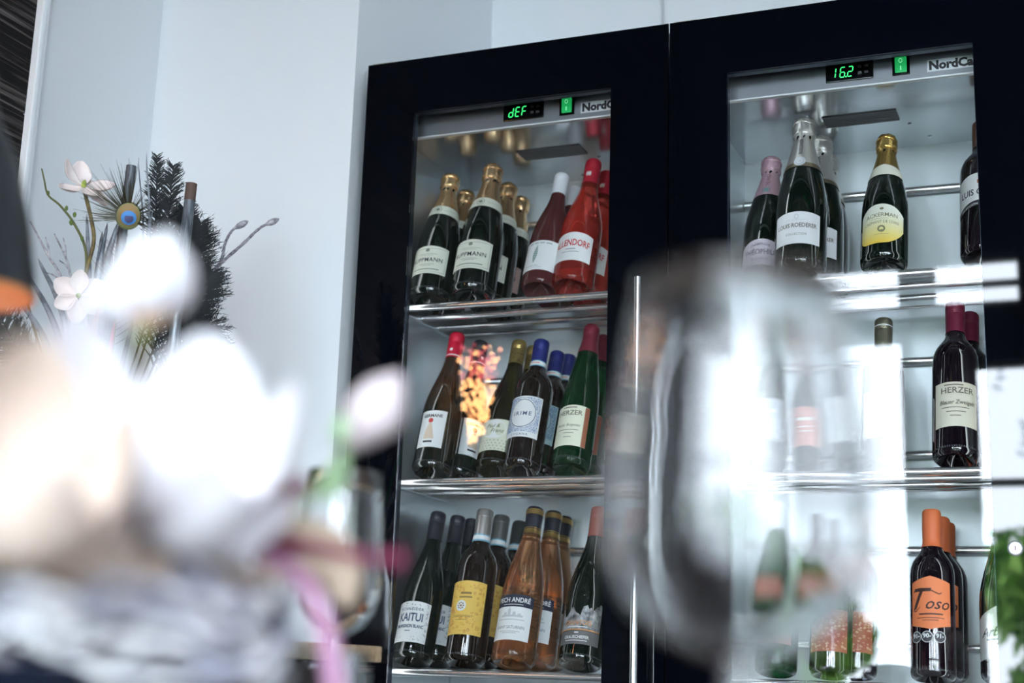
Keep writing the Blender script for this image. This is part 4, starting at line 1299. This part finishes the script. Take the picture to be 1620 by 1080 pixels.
for lab, tip, mid, Y, wd in (
        ('thin silver blade standing tallest between cane and plume', (232, 239), (228, 420), -.52, .0022),
        ('thin silver blade just right of the first bamboo cane', (219, 249), (222, 430), -.52, .0018),
        ('grey leaf pointing up between the magnolia stems', (137, 338), (142, 470), -.55, .0045),
        ('slim grey leaf leaning right beside the peacock feather', (170, 352), (152, 470), -.55, .005),
        ('dark grey leaf right of the green branch', (162, 365), (150, 500), -.54, .006),
        ('broad grey leaf below the peacock eye', (186, 352), (158, 480), -.53, .007),
        ('slim pale leaf at the lower left, nearest the wood panel', (60, 408), (105, 520), -.6, .005),
        ('grey leaf fanning left under the lower magnolia', (40, 425), (95, 540), -.61, .005),
        ('short grey leaf at the bottom left of the arrangement', (28, 470), (80, 560), -.62, .0055),
        ('grey leaf behind the lower magnolia bloom', (178, 398), (160, 520), -.5, .006),
        ('long pale blade crossing behind the canes', (242, 330), (215, 480), -.48, .003)):
    blade(lab, tip, mid, Y, wd)
rib_m = mat('pink_ribbon', (.62, .20, .26), .45); rib2 = mat('salmon_ribbon', (.68, .38, .30), .45)
blade('salmon ribbon hanging beside the lower magnolia', (156, 484), (148, 560), -.6, .006, rib2, 'ribbon', 'ribbon')
blade('pink ribbon right of the salmon one', (139, 508), (146, 570), -.6, .003, rib_m, 'ribbon', 'ribbon')
blade('deep pink ribbon nearest the big white blossom', (181, 508), (172, 580), -.6, .0035, rib_m, 'ribbon', 'ribbon')
green_leaf_m = mat('fresh_green_leaf', (.03, .30, .08), .4)
blade('small bright green leaf right of the white blossoms', (318, 556), (290, 600), -.42, .007, green_leaf_m, 'green_leaf', 'leaf')

# ------------------------------------------------------------------ magnolia blossoms
petal_white = mat('white_petal', (.80, .76, .79), .55, sss=.25)
petal_pinkish = mat('blush_petal', (.82, .70, .68), .55, sss=.25)
petal_cream = mat('cream_petal', (.60, .48, .41), .55, sss=.25)
stamen_m = mat('green_stamen', (.35, .45, .08), .6)
wood_stem = bump_noise(mat('magnolia_stem', (.13, .09, .04), .7), nscale=80, strength=.4, ramp=((.07, .05, .025), (.22, .17, .06)))
green_stem = mat('green_stem', (.14, .17, .04), .6)


def petal_geo(L, W, cup, open_, curl=0.0, n=8, m=6):
    """petal along +Z from the origin, outer side facing -Y, tilted out by open_ (rad)"""
    v = []
    for i in range(n + 1):
        t = i / n; wd = W * (math.sin(math.pi * min(1, .12 + .80 * t)) ** .8) * (.25 + .75 * min(1, t * 2.2)) * (1 if t < .97 else .55)
        ang = open_ + curl * t * t
        for j in range(m + 1):
            s = -1 + 2 * j / m
            x = s * wd / 2; yb = cup * (s * s - 1) * wd * .5
            z = L * t
            y = yb - L * .18 * math.sin(math.pi * t) * (1 - open_ / 2.5)
            # tilt about x
            a = ang
            yy = y * math.cos(a) - z * math.sin(a); zz_ = y * math.sin(a) + z * math.cos(a)
            v.append((x, yy, zz_))
    f = []
    for i in range(n):
        for j in range(m):
            q = i * (m + 1) + j; f.append((q, q + 1, q + m + 2, q + m + 1))
    return v, f


def dpetal(rt, pos, axis, right, up, fwd, L, W, m, curl=.15, name='petal'):
    d = Vector(toward(pos, right, up, fwd)).normalized(); a = Vector(axis).normalized()
    y = a - d * a.dot(d)
    if y.length < .15: y = toward(pos, 0, 0, -1) - d * toward(pos, 0, 0, -1).dot(d)
    y.normalize(); x = y.cross(d).normalized()
    v, f = petal_geo(L, W, .5, 0.0, curl)
    o = mk(name, [x * p[0] + y * p[1] + d * p[2] for p in v], f, m, rt, True)
    o.modifiers.new('thickness', 'SOLIDIFY').thickness = .0009
    md = o.modifiers.new('smooth', 'SUBSURF'); md.levels = 1; md.render_levels = 1
    return o


def blossom(name, lab, pos, axis, petals, m, cat='flower', group=None, stem=None, stem_m=wood_stem, sepal=None, core=True, sc=1.0):
    """petals: list of (azimuth deg, length, width, opening deg, curl)"""
    rt = empty(name, pos, lab, cat, group)
    q = Vector(axis).normalized().to_track_quat('Z', 'Y').to_matrix()
    for (az, L, W, op, cu) in petals:
        v, f = petal_geo(L * sc, W * sc, .45, math.radians(op), cu)
        Rz = Matrix.Rotation(math.radians(az), 3, 'Z')
        o = mk('petal', [q @ (Rz @ Vector(p)) for p in v], f, m, rt, True)
        md = o.modifiers.new('thickness', 'SOLIDIFY'); md.thickness = .0009 * max(1, sc)
        o.modifiers.new('smooth', 'SUBSURF').levels = 1; o.modifiers['smooth'].render_levels = 1
    if core:
        g = G().lathe([(.003, -.002), (.0042, .003), (.004, .008), (.0025, .012), (0, .014)], 10)
        g.v = [tuple(q @ Vector(p)) for p in g.v]; g.build('stamens', stamen_m, rt, True)
    if stem:
        pts = [Vector(p) - Vector(pos) for p in stem]
        g = G().tube(spline(pts, 8), [.0022 * sc] * ((len(pts) - 1) * 8 + 1), 8); g.build('stem', stem_m, rt, True)
    if sepal:
        for (az, L, W, op, cu) in sepal[1]:
            v, f = petal_geo(L * sc, W * sc, .6, math.radians(op), cu); Rz = Matrix.Rotation(math.radians(az), 3, 'Z')
            o = mk('sepal', [q @ (Rz @ Vector(p)) for p in v], f, sepal[0], rt, True); o.modifiers.new('thickness', 'SOLIDIFY').thickness = .0008
    return rt


def toward(pos, right, up, fwd):
    """direction from image-like components: right, up, towards the camera"""
    d = (Vector(C) - Vector(pos)).normalized(); rr = Vector((0, 0, 1)).cross(d).normalized(); uu = d.cross(rr).normalized()
    return rr * right + uu * up + d * fwd


MG = 'magnolia blooms in the feather arrangement'
p = PY(132, 296, -.58)
blossom('magnolia_bloom', 'pale magnolia bloom topmost in the feather arrangement', p, toward(p, .05, .9, .35),
        [(100, .036, .030, 62, .3), (60, .034, .026, 88, .4), (150, .040, .028, 80, .3), (190, .036, .026, 55, 0), (250, .036, .024, 40, 0), (310, .036, .024, 70, .2), (20, .036, .022, 70, .2)],
        petal_pinkish, group=MG, stem=[p, PY(145, 350, -.575), PY(148, 385, -.57), PY(135, 440, -.565), PY(126, 540, -.55), MOUTH], sc=1.5)
p = PY(124, 468, -.60)
blossom('magnolia_bloom', 'wide open magnolia bloom with a green centre, lower left', p, toward(p, -.05, .15, .95),
        [(0, .040, .030, 75, .2), (60, .042, .030, 72, .2), (125, .040, .032, 78, .2), (180, .038, .028, 72, .2), (240, .040, .032, 76, .2), (300, .036, .028, 72, .2)],
        petal_pinkish, group=MG, stem=[p, PY(130, 500, -.58), PY(140, 570, -.56), MOUTH], sc=1.15)
p = PY(36, 392, -.62)
blossom('magnolia_bud', 'closed pale magnolia bud at the far left of the feathers', p, toward(p, .2, .95, .1),
        [(0, .024, .018, 8, 0), (90, .024, .018, 8, 0), (180, .024, .018, 8, 0), (270, .024, .018, 8, 0)], petal_pinkish, group=MG, stem=[p, PY(34, 420, -.62), PY(60, 540, -.6), MOUTH], core=False)
# green-brown budding branch
c = spline([MOUTH] + [PY(*q) for q in ((128, 560, -.56), (132, 470, -.565), (136, 400, -.57), (118, 355, -.575), (95, 325, -.58), (76, 308, -.58), (70, 285, -.58), (66, 267, -.58))], 8)
rt = thing_at('budding_branch', c[0], 'thin budding branch bending left below the top magnolia', 'branch', FG)
build_at(G().tube(c, [lerp(.0032, .0012, i / len(c)) for i in range(len(c))], 7), rt, 'stem', mat('olive_bark', (.11, .12, .045), .7), sm=True)
for (a, b) in ((105, 330), (113, 353), (118, 340), (76, 306), (112, 352), (130, 378)):
    p = PY(a, b, -.578); g = G().lathe([(.001, -.004), (.003, -.001), (.0025, .003), (0, .006)], 8); g.v = [(x + p.x, y + p.y, z + p.z) for x, y, z in g.v]
    build_at(g, rt, 'bud', mat('green_bud', (.10, .16, .03), .6), sm=True)

# ------------------------------------------------------------------ dining table in the foreground
TZ = 0.758
table_m = bump_noise(mat('dark_table_wood', (.07, .045, .03), .35), (12, 1, 12), 5, 0.05, ramp=((.045, .028, .02), (.11, .07, .045)))
tb = empty('dining_table', (0.95, -1.62, 0), 'dark wooden dining table under the flowers and glasses', 'table')
G().bbox(-.62, .62, -.72, .62, TZ - .035, TZ, .004).build('tabletop', table_m, tb)
for sx in (-1, 1):
    for sy in (-.66, .56):
        G().bbox(sx * .56 - .035, sx * .56 + .035, sy - .035, sy + .035, 0, TZ - .034, .004).build('leg', table_m, tb)

# pedestal bowl and twig wreath
BX = PD(70, 975, .80)
navy = mat('navy_ceramic', (.012, .022, .05), .15, coat=.5)
bowl = empty('pedestal_bowl', (BX.x, BX.y, TZ), 'dark navy pedestal bowl carrying the silver twig wreath', 'bowl')
o = G().lathe([(0, 0), (.055, 0), (.058, .006), (.030, .014), (.016, .03), (.016, .05), (.04, .062), (.10, .078), (.125, .098), (.122, .100), (.098, .084), (.04, .070), (0, .066)], 48).build('body', navy, bowl)
smooth_by_angle(o)
WZ = TZ + .125
wreath = empty('twig_wreath', (BX.x, BX.y, TZ + .094), 'wreath of silvery twigs around the blurred magnolias', 'wreath')
silver_blur = bump_noise(mat('bokeh_silver_twig', (.42, .42, .48), .3, .1), nscale=28, strength=.15, ramp=((.48, .48, .58), (.99, .97, 1.0), .42, .56))  # bright and dark bokeh patches are put into the twig colour
rnd = random.Random(77)
g = G()
for i in range(190):
    a0 = rnd.uniform(0, 2 * math.pi); span = rnd.uniform(.5, 1.3); rr0 = .108 + rnd.gauss(0, .012); zz0 = rnd.uniform(.008, .050)
    pts = []
    for k_ in range(7):
        t = k_ / 6; a = a0 + span * t
        rr1 = rr0 + .012 * math.sin(3 * a + i) + rnd.uniform(-.004, .004); pts.append((rr1 * math.cos(a), rr1 * math.sin(a), zz0 + .010 * math.sin(4 * a + i * 1.3) + rnd.uniform(-.003, .003)))
    g.tube(pts, [rnd.uniform(.0016, .0034)] * 7, 6)
o = g.build('twigs', silver_blur, wreath, True, kind='stuff')
# silver beads added among the twigs to make bright window glints
g = G()
glint_bead = mat('silver_glint', (.85, .86, .9), .08, 1.0)
for i in range(60):
    a = rnd.uniform(0, 2 * math.pi); rr1 = .108 + rnd.uniform(-.02, .022); z = rnd.uniform(.012, .058)
    s = G().lathe([(0, -.006), (.0042, -.0042), (.006, 0), (.0042, .0042), (0, .006)], 10)
    s.v = [(x + rr1 * math.cos(a), y + rr1 * math.sin(a), zq + z) for x, y, zq in s.v]
    s.build('glint_bead', glint_bead, wreath, True)

FB = 'blurred magnolias on the twig wreath'
WB = Vector((BX.x, BX.y, TZ + .13))


def fg(px, py, d): return PD(px, py, d)


# big white bloom
p = fg(262, 835, .69); ax = toward(p, 0, .85, .5)
rt = blossom('magnolia_blossom', 'large white open magnolia at the centre of the blurred bouquet', p, ax, [(i_ * 72, .045, .034, 30, 0) for i_ in range(5)],
             petal_white, group=FB, stem=[p, WB + Vector((.03, -.01, -.01)), WB + Vector((.05, .02, -.045))])
for q in ((-.40, 1, .25, .098, .066), (.12, 1, .10, .086, .060), (.48, .85, .45, .082, .058), (.95, .38, .45, .056, .046), (-.9, .45, .45, .056, .048),
          (-.05, .75, .75, .072, .058), (-.55, .75, .6, .076, .060), (.35, .45, .9, .056, .05), (-.2, .9, -.5, .085, .06), (.45, .8, -.5, .075, .056)):
    dpetal(rt, p, ax, q[0], q[1], q[2], q[3] * 1.1, q[4] * 1.12, petal_white)
# half open flower above it
p = fg(222, 525, .71); ax = toward(p, .05, 1, .1)
rt = blossom('magnolia_blossom', 'half-open white magnolia standing highest in the blurred bouquet', p, ax, [],
             petal_white, group=FB, stem=[p, fg(225, 620, .73), fg(250, 800, .77), WB + Vector((0, 0, -.03))],
             sepal=(mat('peach_calyx', (.60, .42, .28), .6), [(a_, .026, .024, 12, 0) for a_ in (0, 90, 180, 270)]))
for q in ((.20, 1, .12, .056, .038), (.02, 1, .30, .054, .036), (-.12, 1, -.25, .052, .034), (-.78, .85, .2, .044, .030), (.34, .95, -.15, .050, .034), (.08, 1, -.3, .055, .036), (-.4, .9, .35, .04, .03)):
    dpetal(rt, p, ax, q[0], q[1], q[2], q[3] * .9, q[4] * .8, petal_white, .1)
# cream bloom at the left edge, nearest the camera
p = fg(10, 900, .60); ax = toward(p, .1, .9, .4)
rt = blossom('magnolia_blossom', 'large cream magnolia at the left edge, nearest and most blurred', p, ax, [(i_ * 90, .04, .03, 25, 0) for i_ in range(4)],
             petal_cream, group=FB, stem=[p, WB + Vector((-.05, -.01, -.02)), WB + Vector((-.05, 0, -.045))])
for q in ((.06, 1, .2, .092, .058), (.38, .9, .35, .080, .054), (-.3, 1, .2, .09, .058), (.8, .5, .4, .052, .042), (.15, .7, .8, .07, .054), (-.5, .7, .5, .07, .05), (.2, .9, -.4, .08, .055)):
    dpetal(rt, p, ax, q[0], q[1], q[2], q[3], q[4], petal_cream)
# pink-white bud on the right with green sepal
p = fg(548, 715, .76)
blossom('magnolia_bud', 'closed blush magnolia bud with a green sepal, right of the bouquet', p, toward(p, .52, .85, .15),
        [(a_, .050, .026, 5, -.12) for a_ in (0, 72, 144, 216, 288)], mat('blush_bud', (.66, .54, .55), .55, sss=.25), group=FB,
        stem=[p, fg(500, 770, .765), fg(440, 850, .78), WB + Vector((.06, .02, -.03))], stem_m=mat('pale_green_stem', (.35, .50, .24), .6),
        sepal=(mat('pale_green_sepal', (.42, .62, .36), .6), [(0, .030, .020, 160, .2), (120, .022, .016, 40, 0), (240, .022, .016, 40, 0)]), core=False, sc=1.0)
# peach petals low in the bouquet
for lab, a, b, d, ax in (('peach magnolia bloom low under the white one', (345, 862), None, .74, (.15, .5, .8)), ('peach magnolia bloom low at the left of the wreath', (160, 880), None, .70, (-.2, .6, .7))):
    p = fg(a[0], a[1], d)
    blossom('magnolia_blossom', lab, p, toward(p, *ax), [(i * 60, .046, .034, 58, .2) for i in range(6)], petal_cream, group=FB, stem=[p, WB + Vector((.01, .0, -.04))])
# tan dried leaf at the right of the wreath
tan = mat('tan_dried_leaf', (.62, .48, .36), .6)
c = spline([fg(400, 870, .77), fg(470, 865, .79), fg(530, 900, .80), fg(552, 965, .80)], 8)
rt = empty('dried_leaf', c[0], 'tan dried leaf curling right over the wreath edge', 'leaf')
v = []; view = (Vector(C) - c[4]).normalized()
for i, q in enumerate(c):
    d = (c[min(i + 1, len(c) - 1)] - c[max(i - 1, 0)]).normalized(); s = d.cross(view).normalized(); w__ = .018 * math.sin(math.pi * (.1 + .86 * i / (len(c) - 1)))
    v += [q - s * w__ - c[0], q + view * .004 - c[0], q + s * w__ - c[0]]
f = []
for i in range(len(c) - 1): f += [(3 * i, 3 * i + 1, 3 * i + 4, 3 * i + 3), (3 * i + 1, 3 * i + 2, 3 * i + 5, 3 * i + 4)]
o = mk('blade', v, f, tan, rt, True); o.modifiers.new('thickness', 'SOLIDIFY').thickness = .001
# magenta stems
mag = mat('magenta_stem', (.17, .012, .055), .45); mag2 = mat('orchid_stem', (.48, .24, .38), .45)
for lab, pts, r, m in (('dark magenta stem reaching right across the black door border', [(330, 880, .76), (400, 858, .74), (480, 862, .72), (550, 878, .70), (630, 884, .69)], (.0058, .0024), mag),
                       ('pink stem arching down over the square tumbler', [(360, 875, .75), (430, 882, .74), (485, 925, .72), (512, 985, .71), (527, 1060, .70), (532, 1110, .70)], (.0045, .0048), mag2),
                       ('short magenta stem pointing up beside the pink bud', [(380, 850, .76), (410, 760, .75), (432, 690, .75), (470, 628, .76)], (.0055, .0015), mag2),
                       ('dark magenta stem under the white bloom', [(300, 870, .76), (360, 840, .74), (430, 790, .74), (475, 765, .74)], (.005, .003), mag)):
    c = spline([fg(*q) for q in pts], 8); rt = empty('magenta_stem', c[0], lab, 'stem', 'magenta stems in the blurred bouquet')
    g = G().tube([q - c[0] for q in c], [lerp(r[0], r[1], i / (len(c) - 1)) for i in range(len(c))], 10); g.build('stem', m, rt, True)
    e = c[-1] - c[0]; s = G().lathe([(0, -.006), (r[1] * 1.5, -.002), (r[1] * 1.6, .001), (0, .006)], 10); s.v = [(x + e.x, y + e.y, z + e.z) for x, y, z in s.v]; s.build('tip', m, rt, True)

# ------------------------------------------------------------------ glasses on the table
wine_glass_m = bpy.data.materials.new('wine_glass'); wine_glass_m.use_nodes = True
_b = wine_glass_m.node_tree.nodes['Principled BSDF']
_b.inputs['Base Color'].default_value = (.99, .995, 1, 1); _b.inputs['Roughness'].default_value = 0.0
_b.inputs['IOR'].default_value = 1.5; _b.inputs['Transmission Weight'].default_value = 1.0


def wine_glass(lab, x, y, bowl_z, rim_z, rmax, rrim):
    """bowl_z, rim_z: world heights of the bowl bottom and the rim"""
    rt = empty('wine_glass', (x, y, TZ), lab, 'glass')
    b = bowl_z - TZ; h = rim_z - bowl_z; t = .0011
    outer = [(rmax * .10, b), (rmax * .30, b + h * .020), (rmax * .58, b + h * .065), (rmax * .82, b + h * .14), (rmax * .96, b + h * .24), (rmax, b + h * .33), (rmax * .985, b + h * .45), (lerp(rmax, rrim, .35), b + h * .62), (lerp(rmax, rrim, .72), b + h * .82), (rrim, b + h)]
    inner = [(max(r - t, 0), z + (t if i < 4 else 0)) for i, (r, z) in enumerate(outer)][::-1]
    o = G().lathe(outer + [(rrim - t * .5, b + h + .0006)] + inner + [(0, b + t * 2)], 56).build('bowl', wine_glass_m, rt); smooth_by_angle(o, 60)
    o = G().lathe([(rmax * .10, b + .0005), (.0048, b - .012), (.0040, b * .55), (.0046, .016), (.012, .006), (.034, .0022), (.036, .001), (.036, 0), (0, 0)], 40).build('stem', wine_glass_m, rt); smooth_by_angle(o, 60)
    return rt


gc = PD(1170, 800, .53)
wine_glass('large blurred wine glass standing nearest, right of centre', gc.x, gc.y, .866, 1.003, .0485, .037)
gc = PD(538, 900, 1.38)
wine_glass('smaller wine glass behind the bouquet, before the left black door border', gc.x, gc.y, .886, 1.040, .0395, .0345)
# square water tumbler
sq = PD(497, 1050, 1.15)
rt = empty('square_tumbler', (sq.x, sq.y, TZ), 'thick square water tumbler below the pink stem', 'glass')
tum = clear_glass('tumbler_glass', (.90, .94, .98), 1.5)
hh = .0395; HT = .872 - TZ; t = .005


def rsq(h, z, n=6, rc=.008):
    out = []
    for sx, sy, a0 in ((1, 1, 0), (-1, 1, 90), (-1, -1, 180), (1, -1, 270)):
        for k_ in range(n):
            a = math.radians(a0 + 90 * k_ / (n - 1)); out.append((sx * (h - rc) + rc * math.cos(a), sy * (h - rc) + rc * math.sin(a), z))
    return out


rings = [rsq(hh - .003, 0), rsq(hh, .003), rsq(hh, HT - .001), rsq(hh - t / 2, HT), rsq(hh - t, HT - .001), rsq(hh - t, .012), rsq(hh - t - .003, .010)]
v = [p for r in rings for p in r]; n = 24; f = []
for j in range(len(rings) - 1):
    for i in range(n): f.append((j * n + i, j * n + (i + 1) % n, (j + 1) * n + (i + 1) % n, (j + 1) * n + i))
f += [tuple(range(n - 1, -1, -1)), tuple((len(rings) - 1) * n + i for i in range(n))]
o = mk('glass_wall', v, f, tum, rt); smooth_by_angle(o, 40)
o = mk('water', rsq(hh - t - .0004, .0125) + rsq(hh - t - .0004, HT * .72), [tuple(range(n - 1, -1, -1)), tuple(range(n, 2 * n))] + [(i, (i + 1) % n, n + (i + 1) % n, n + i) for i in range(n)], clear_glass('water', (.80, .90, .96), 1.33), rt)
rt.rotation_euler = (0, 0, math.radians(20))

# ------------------------------------------------------------------ pendant lamp at the left edge
lp = PD(-72, 462, 1.2)
lamp = empty('pendant_lamp', (lp.x, lp.y, lp.z), 'black pendant lamp with a glowing copper inside, cut by the left edge', 'lamp')
blk = mat('black_lamp_metal', (.008, .010, .014), .4)
prof = [(.060, 0), (.058, .020), (.050, .060), (.036, .110), (.018, .145), (.012, .165), (.012, .18), (0, .182)]
o = G().lathe(prof, 40, cap=False).build('shade', blk, lamp); smooth_by_angle(o, 50)
o = G().lathe([(r - .0015, z) for r, z in prof[:5]], 40, cap=False).build('copper_lining', mat('copper_lining', (.85, .52, .34), .4, .6), lamp); smooth_by_angle(o, 50)
G().lathe([(.0585, -.001), (.0605, -.001), (.0605, .002), (.0585, .002), (.0585, -.001)], 40, cap=False).build('rim', mat('copper_rim', (.80, .35, .14), .3, .9), lamp)
G().lathe([(0, .045), (.014, .05), (.019, .065), (.014, .085), (.009, .10), (0, .10)], 20).build('bulb', mat('warm_bulb', (1, .6, .3), .4, emit=7, ecol=(1.0, .62, .36)), lamp, True)
G().tube([(0, 0, .18), (0, 0, HC - lp.z)], .003, 8).build('cord', blk, lamp)
G().lathe([(.045, HC - lp.z - .025), (.045, HC - lp.z), (0, HC - lp.z)], 24).build('ceiling_rose', blk, lamp)

# glowing bouquet sconce on the wood cladding, mirrored in the left door
rnd = random.Random(5)
sc_x, sc_y, sc_z = XL + .085, -1.62, 1.70
sconce = empty('wall_sconce', (XL + .018, sc_y, sc_z), 'glowing gold and pink bouquet sconce mirrored in the left fridge door', 'lamp')
ox = sc_x - (XL + .018)
G().lathe([(.03, 0), (.03, .008), (0, .008)], 20).build('wall_plate', blk, sconce).rotation_euler = (0, math.pi / 2, 0)
G().tube([(0, 0, 0), (ox, 0, -.05), (ox, 0, -.13)], .005, 8).build('arm', blk, sconce)
gg = G(); gp = G()
for i in range(300):
    t = rnd.random() ** .8; z = lerp(-.15, .15, t); r = lerp(.02, .075, t ** .8) * math.sqrt(rnd.random()); a = rnd.uniform(0, 6.283)
    s = rnd.uniform(.004, .0085)
    q = G().lathe([(0, -s), (s * .8, -s * .5), (s, 0), (s * .8, s * .5), (0, s)], 7)
    q.v = [(x + ox + r * math.cos(a), y + r * math.sin(a), zz_ + z) for x, y, zz_ in q.v]
    (gp if (z > .04 and rnd.random() < .6) else gg).add(q.v, q.f)
gg.build('gold_beads', mat('glowing_gold_bead', (1, .6, .25), .3, emit=15, ecol=(1.0, .55, .24)), sconce, True, kind='stuff')
gp.build('pink_blossoms', mat('glowing_pink_blossom', (.8, .15, .2), .4, emit=5, ecol=(.85, .18, .24)), sconce, True, kind='stuff')
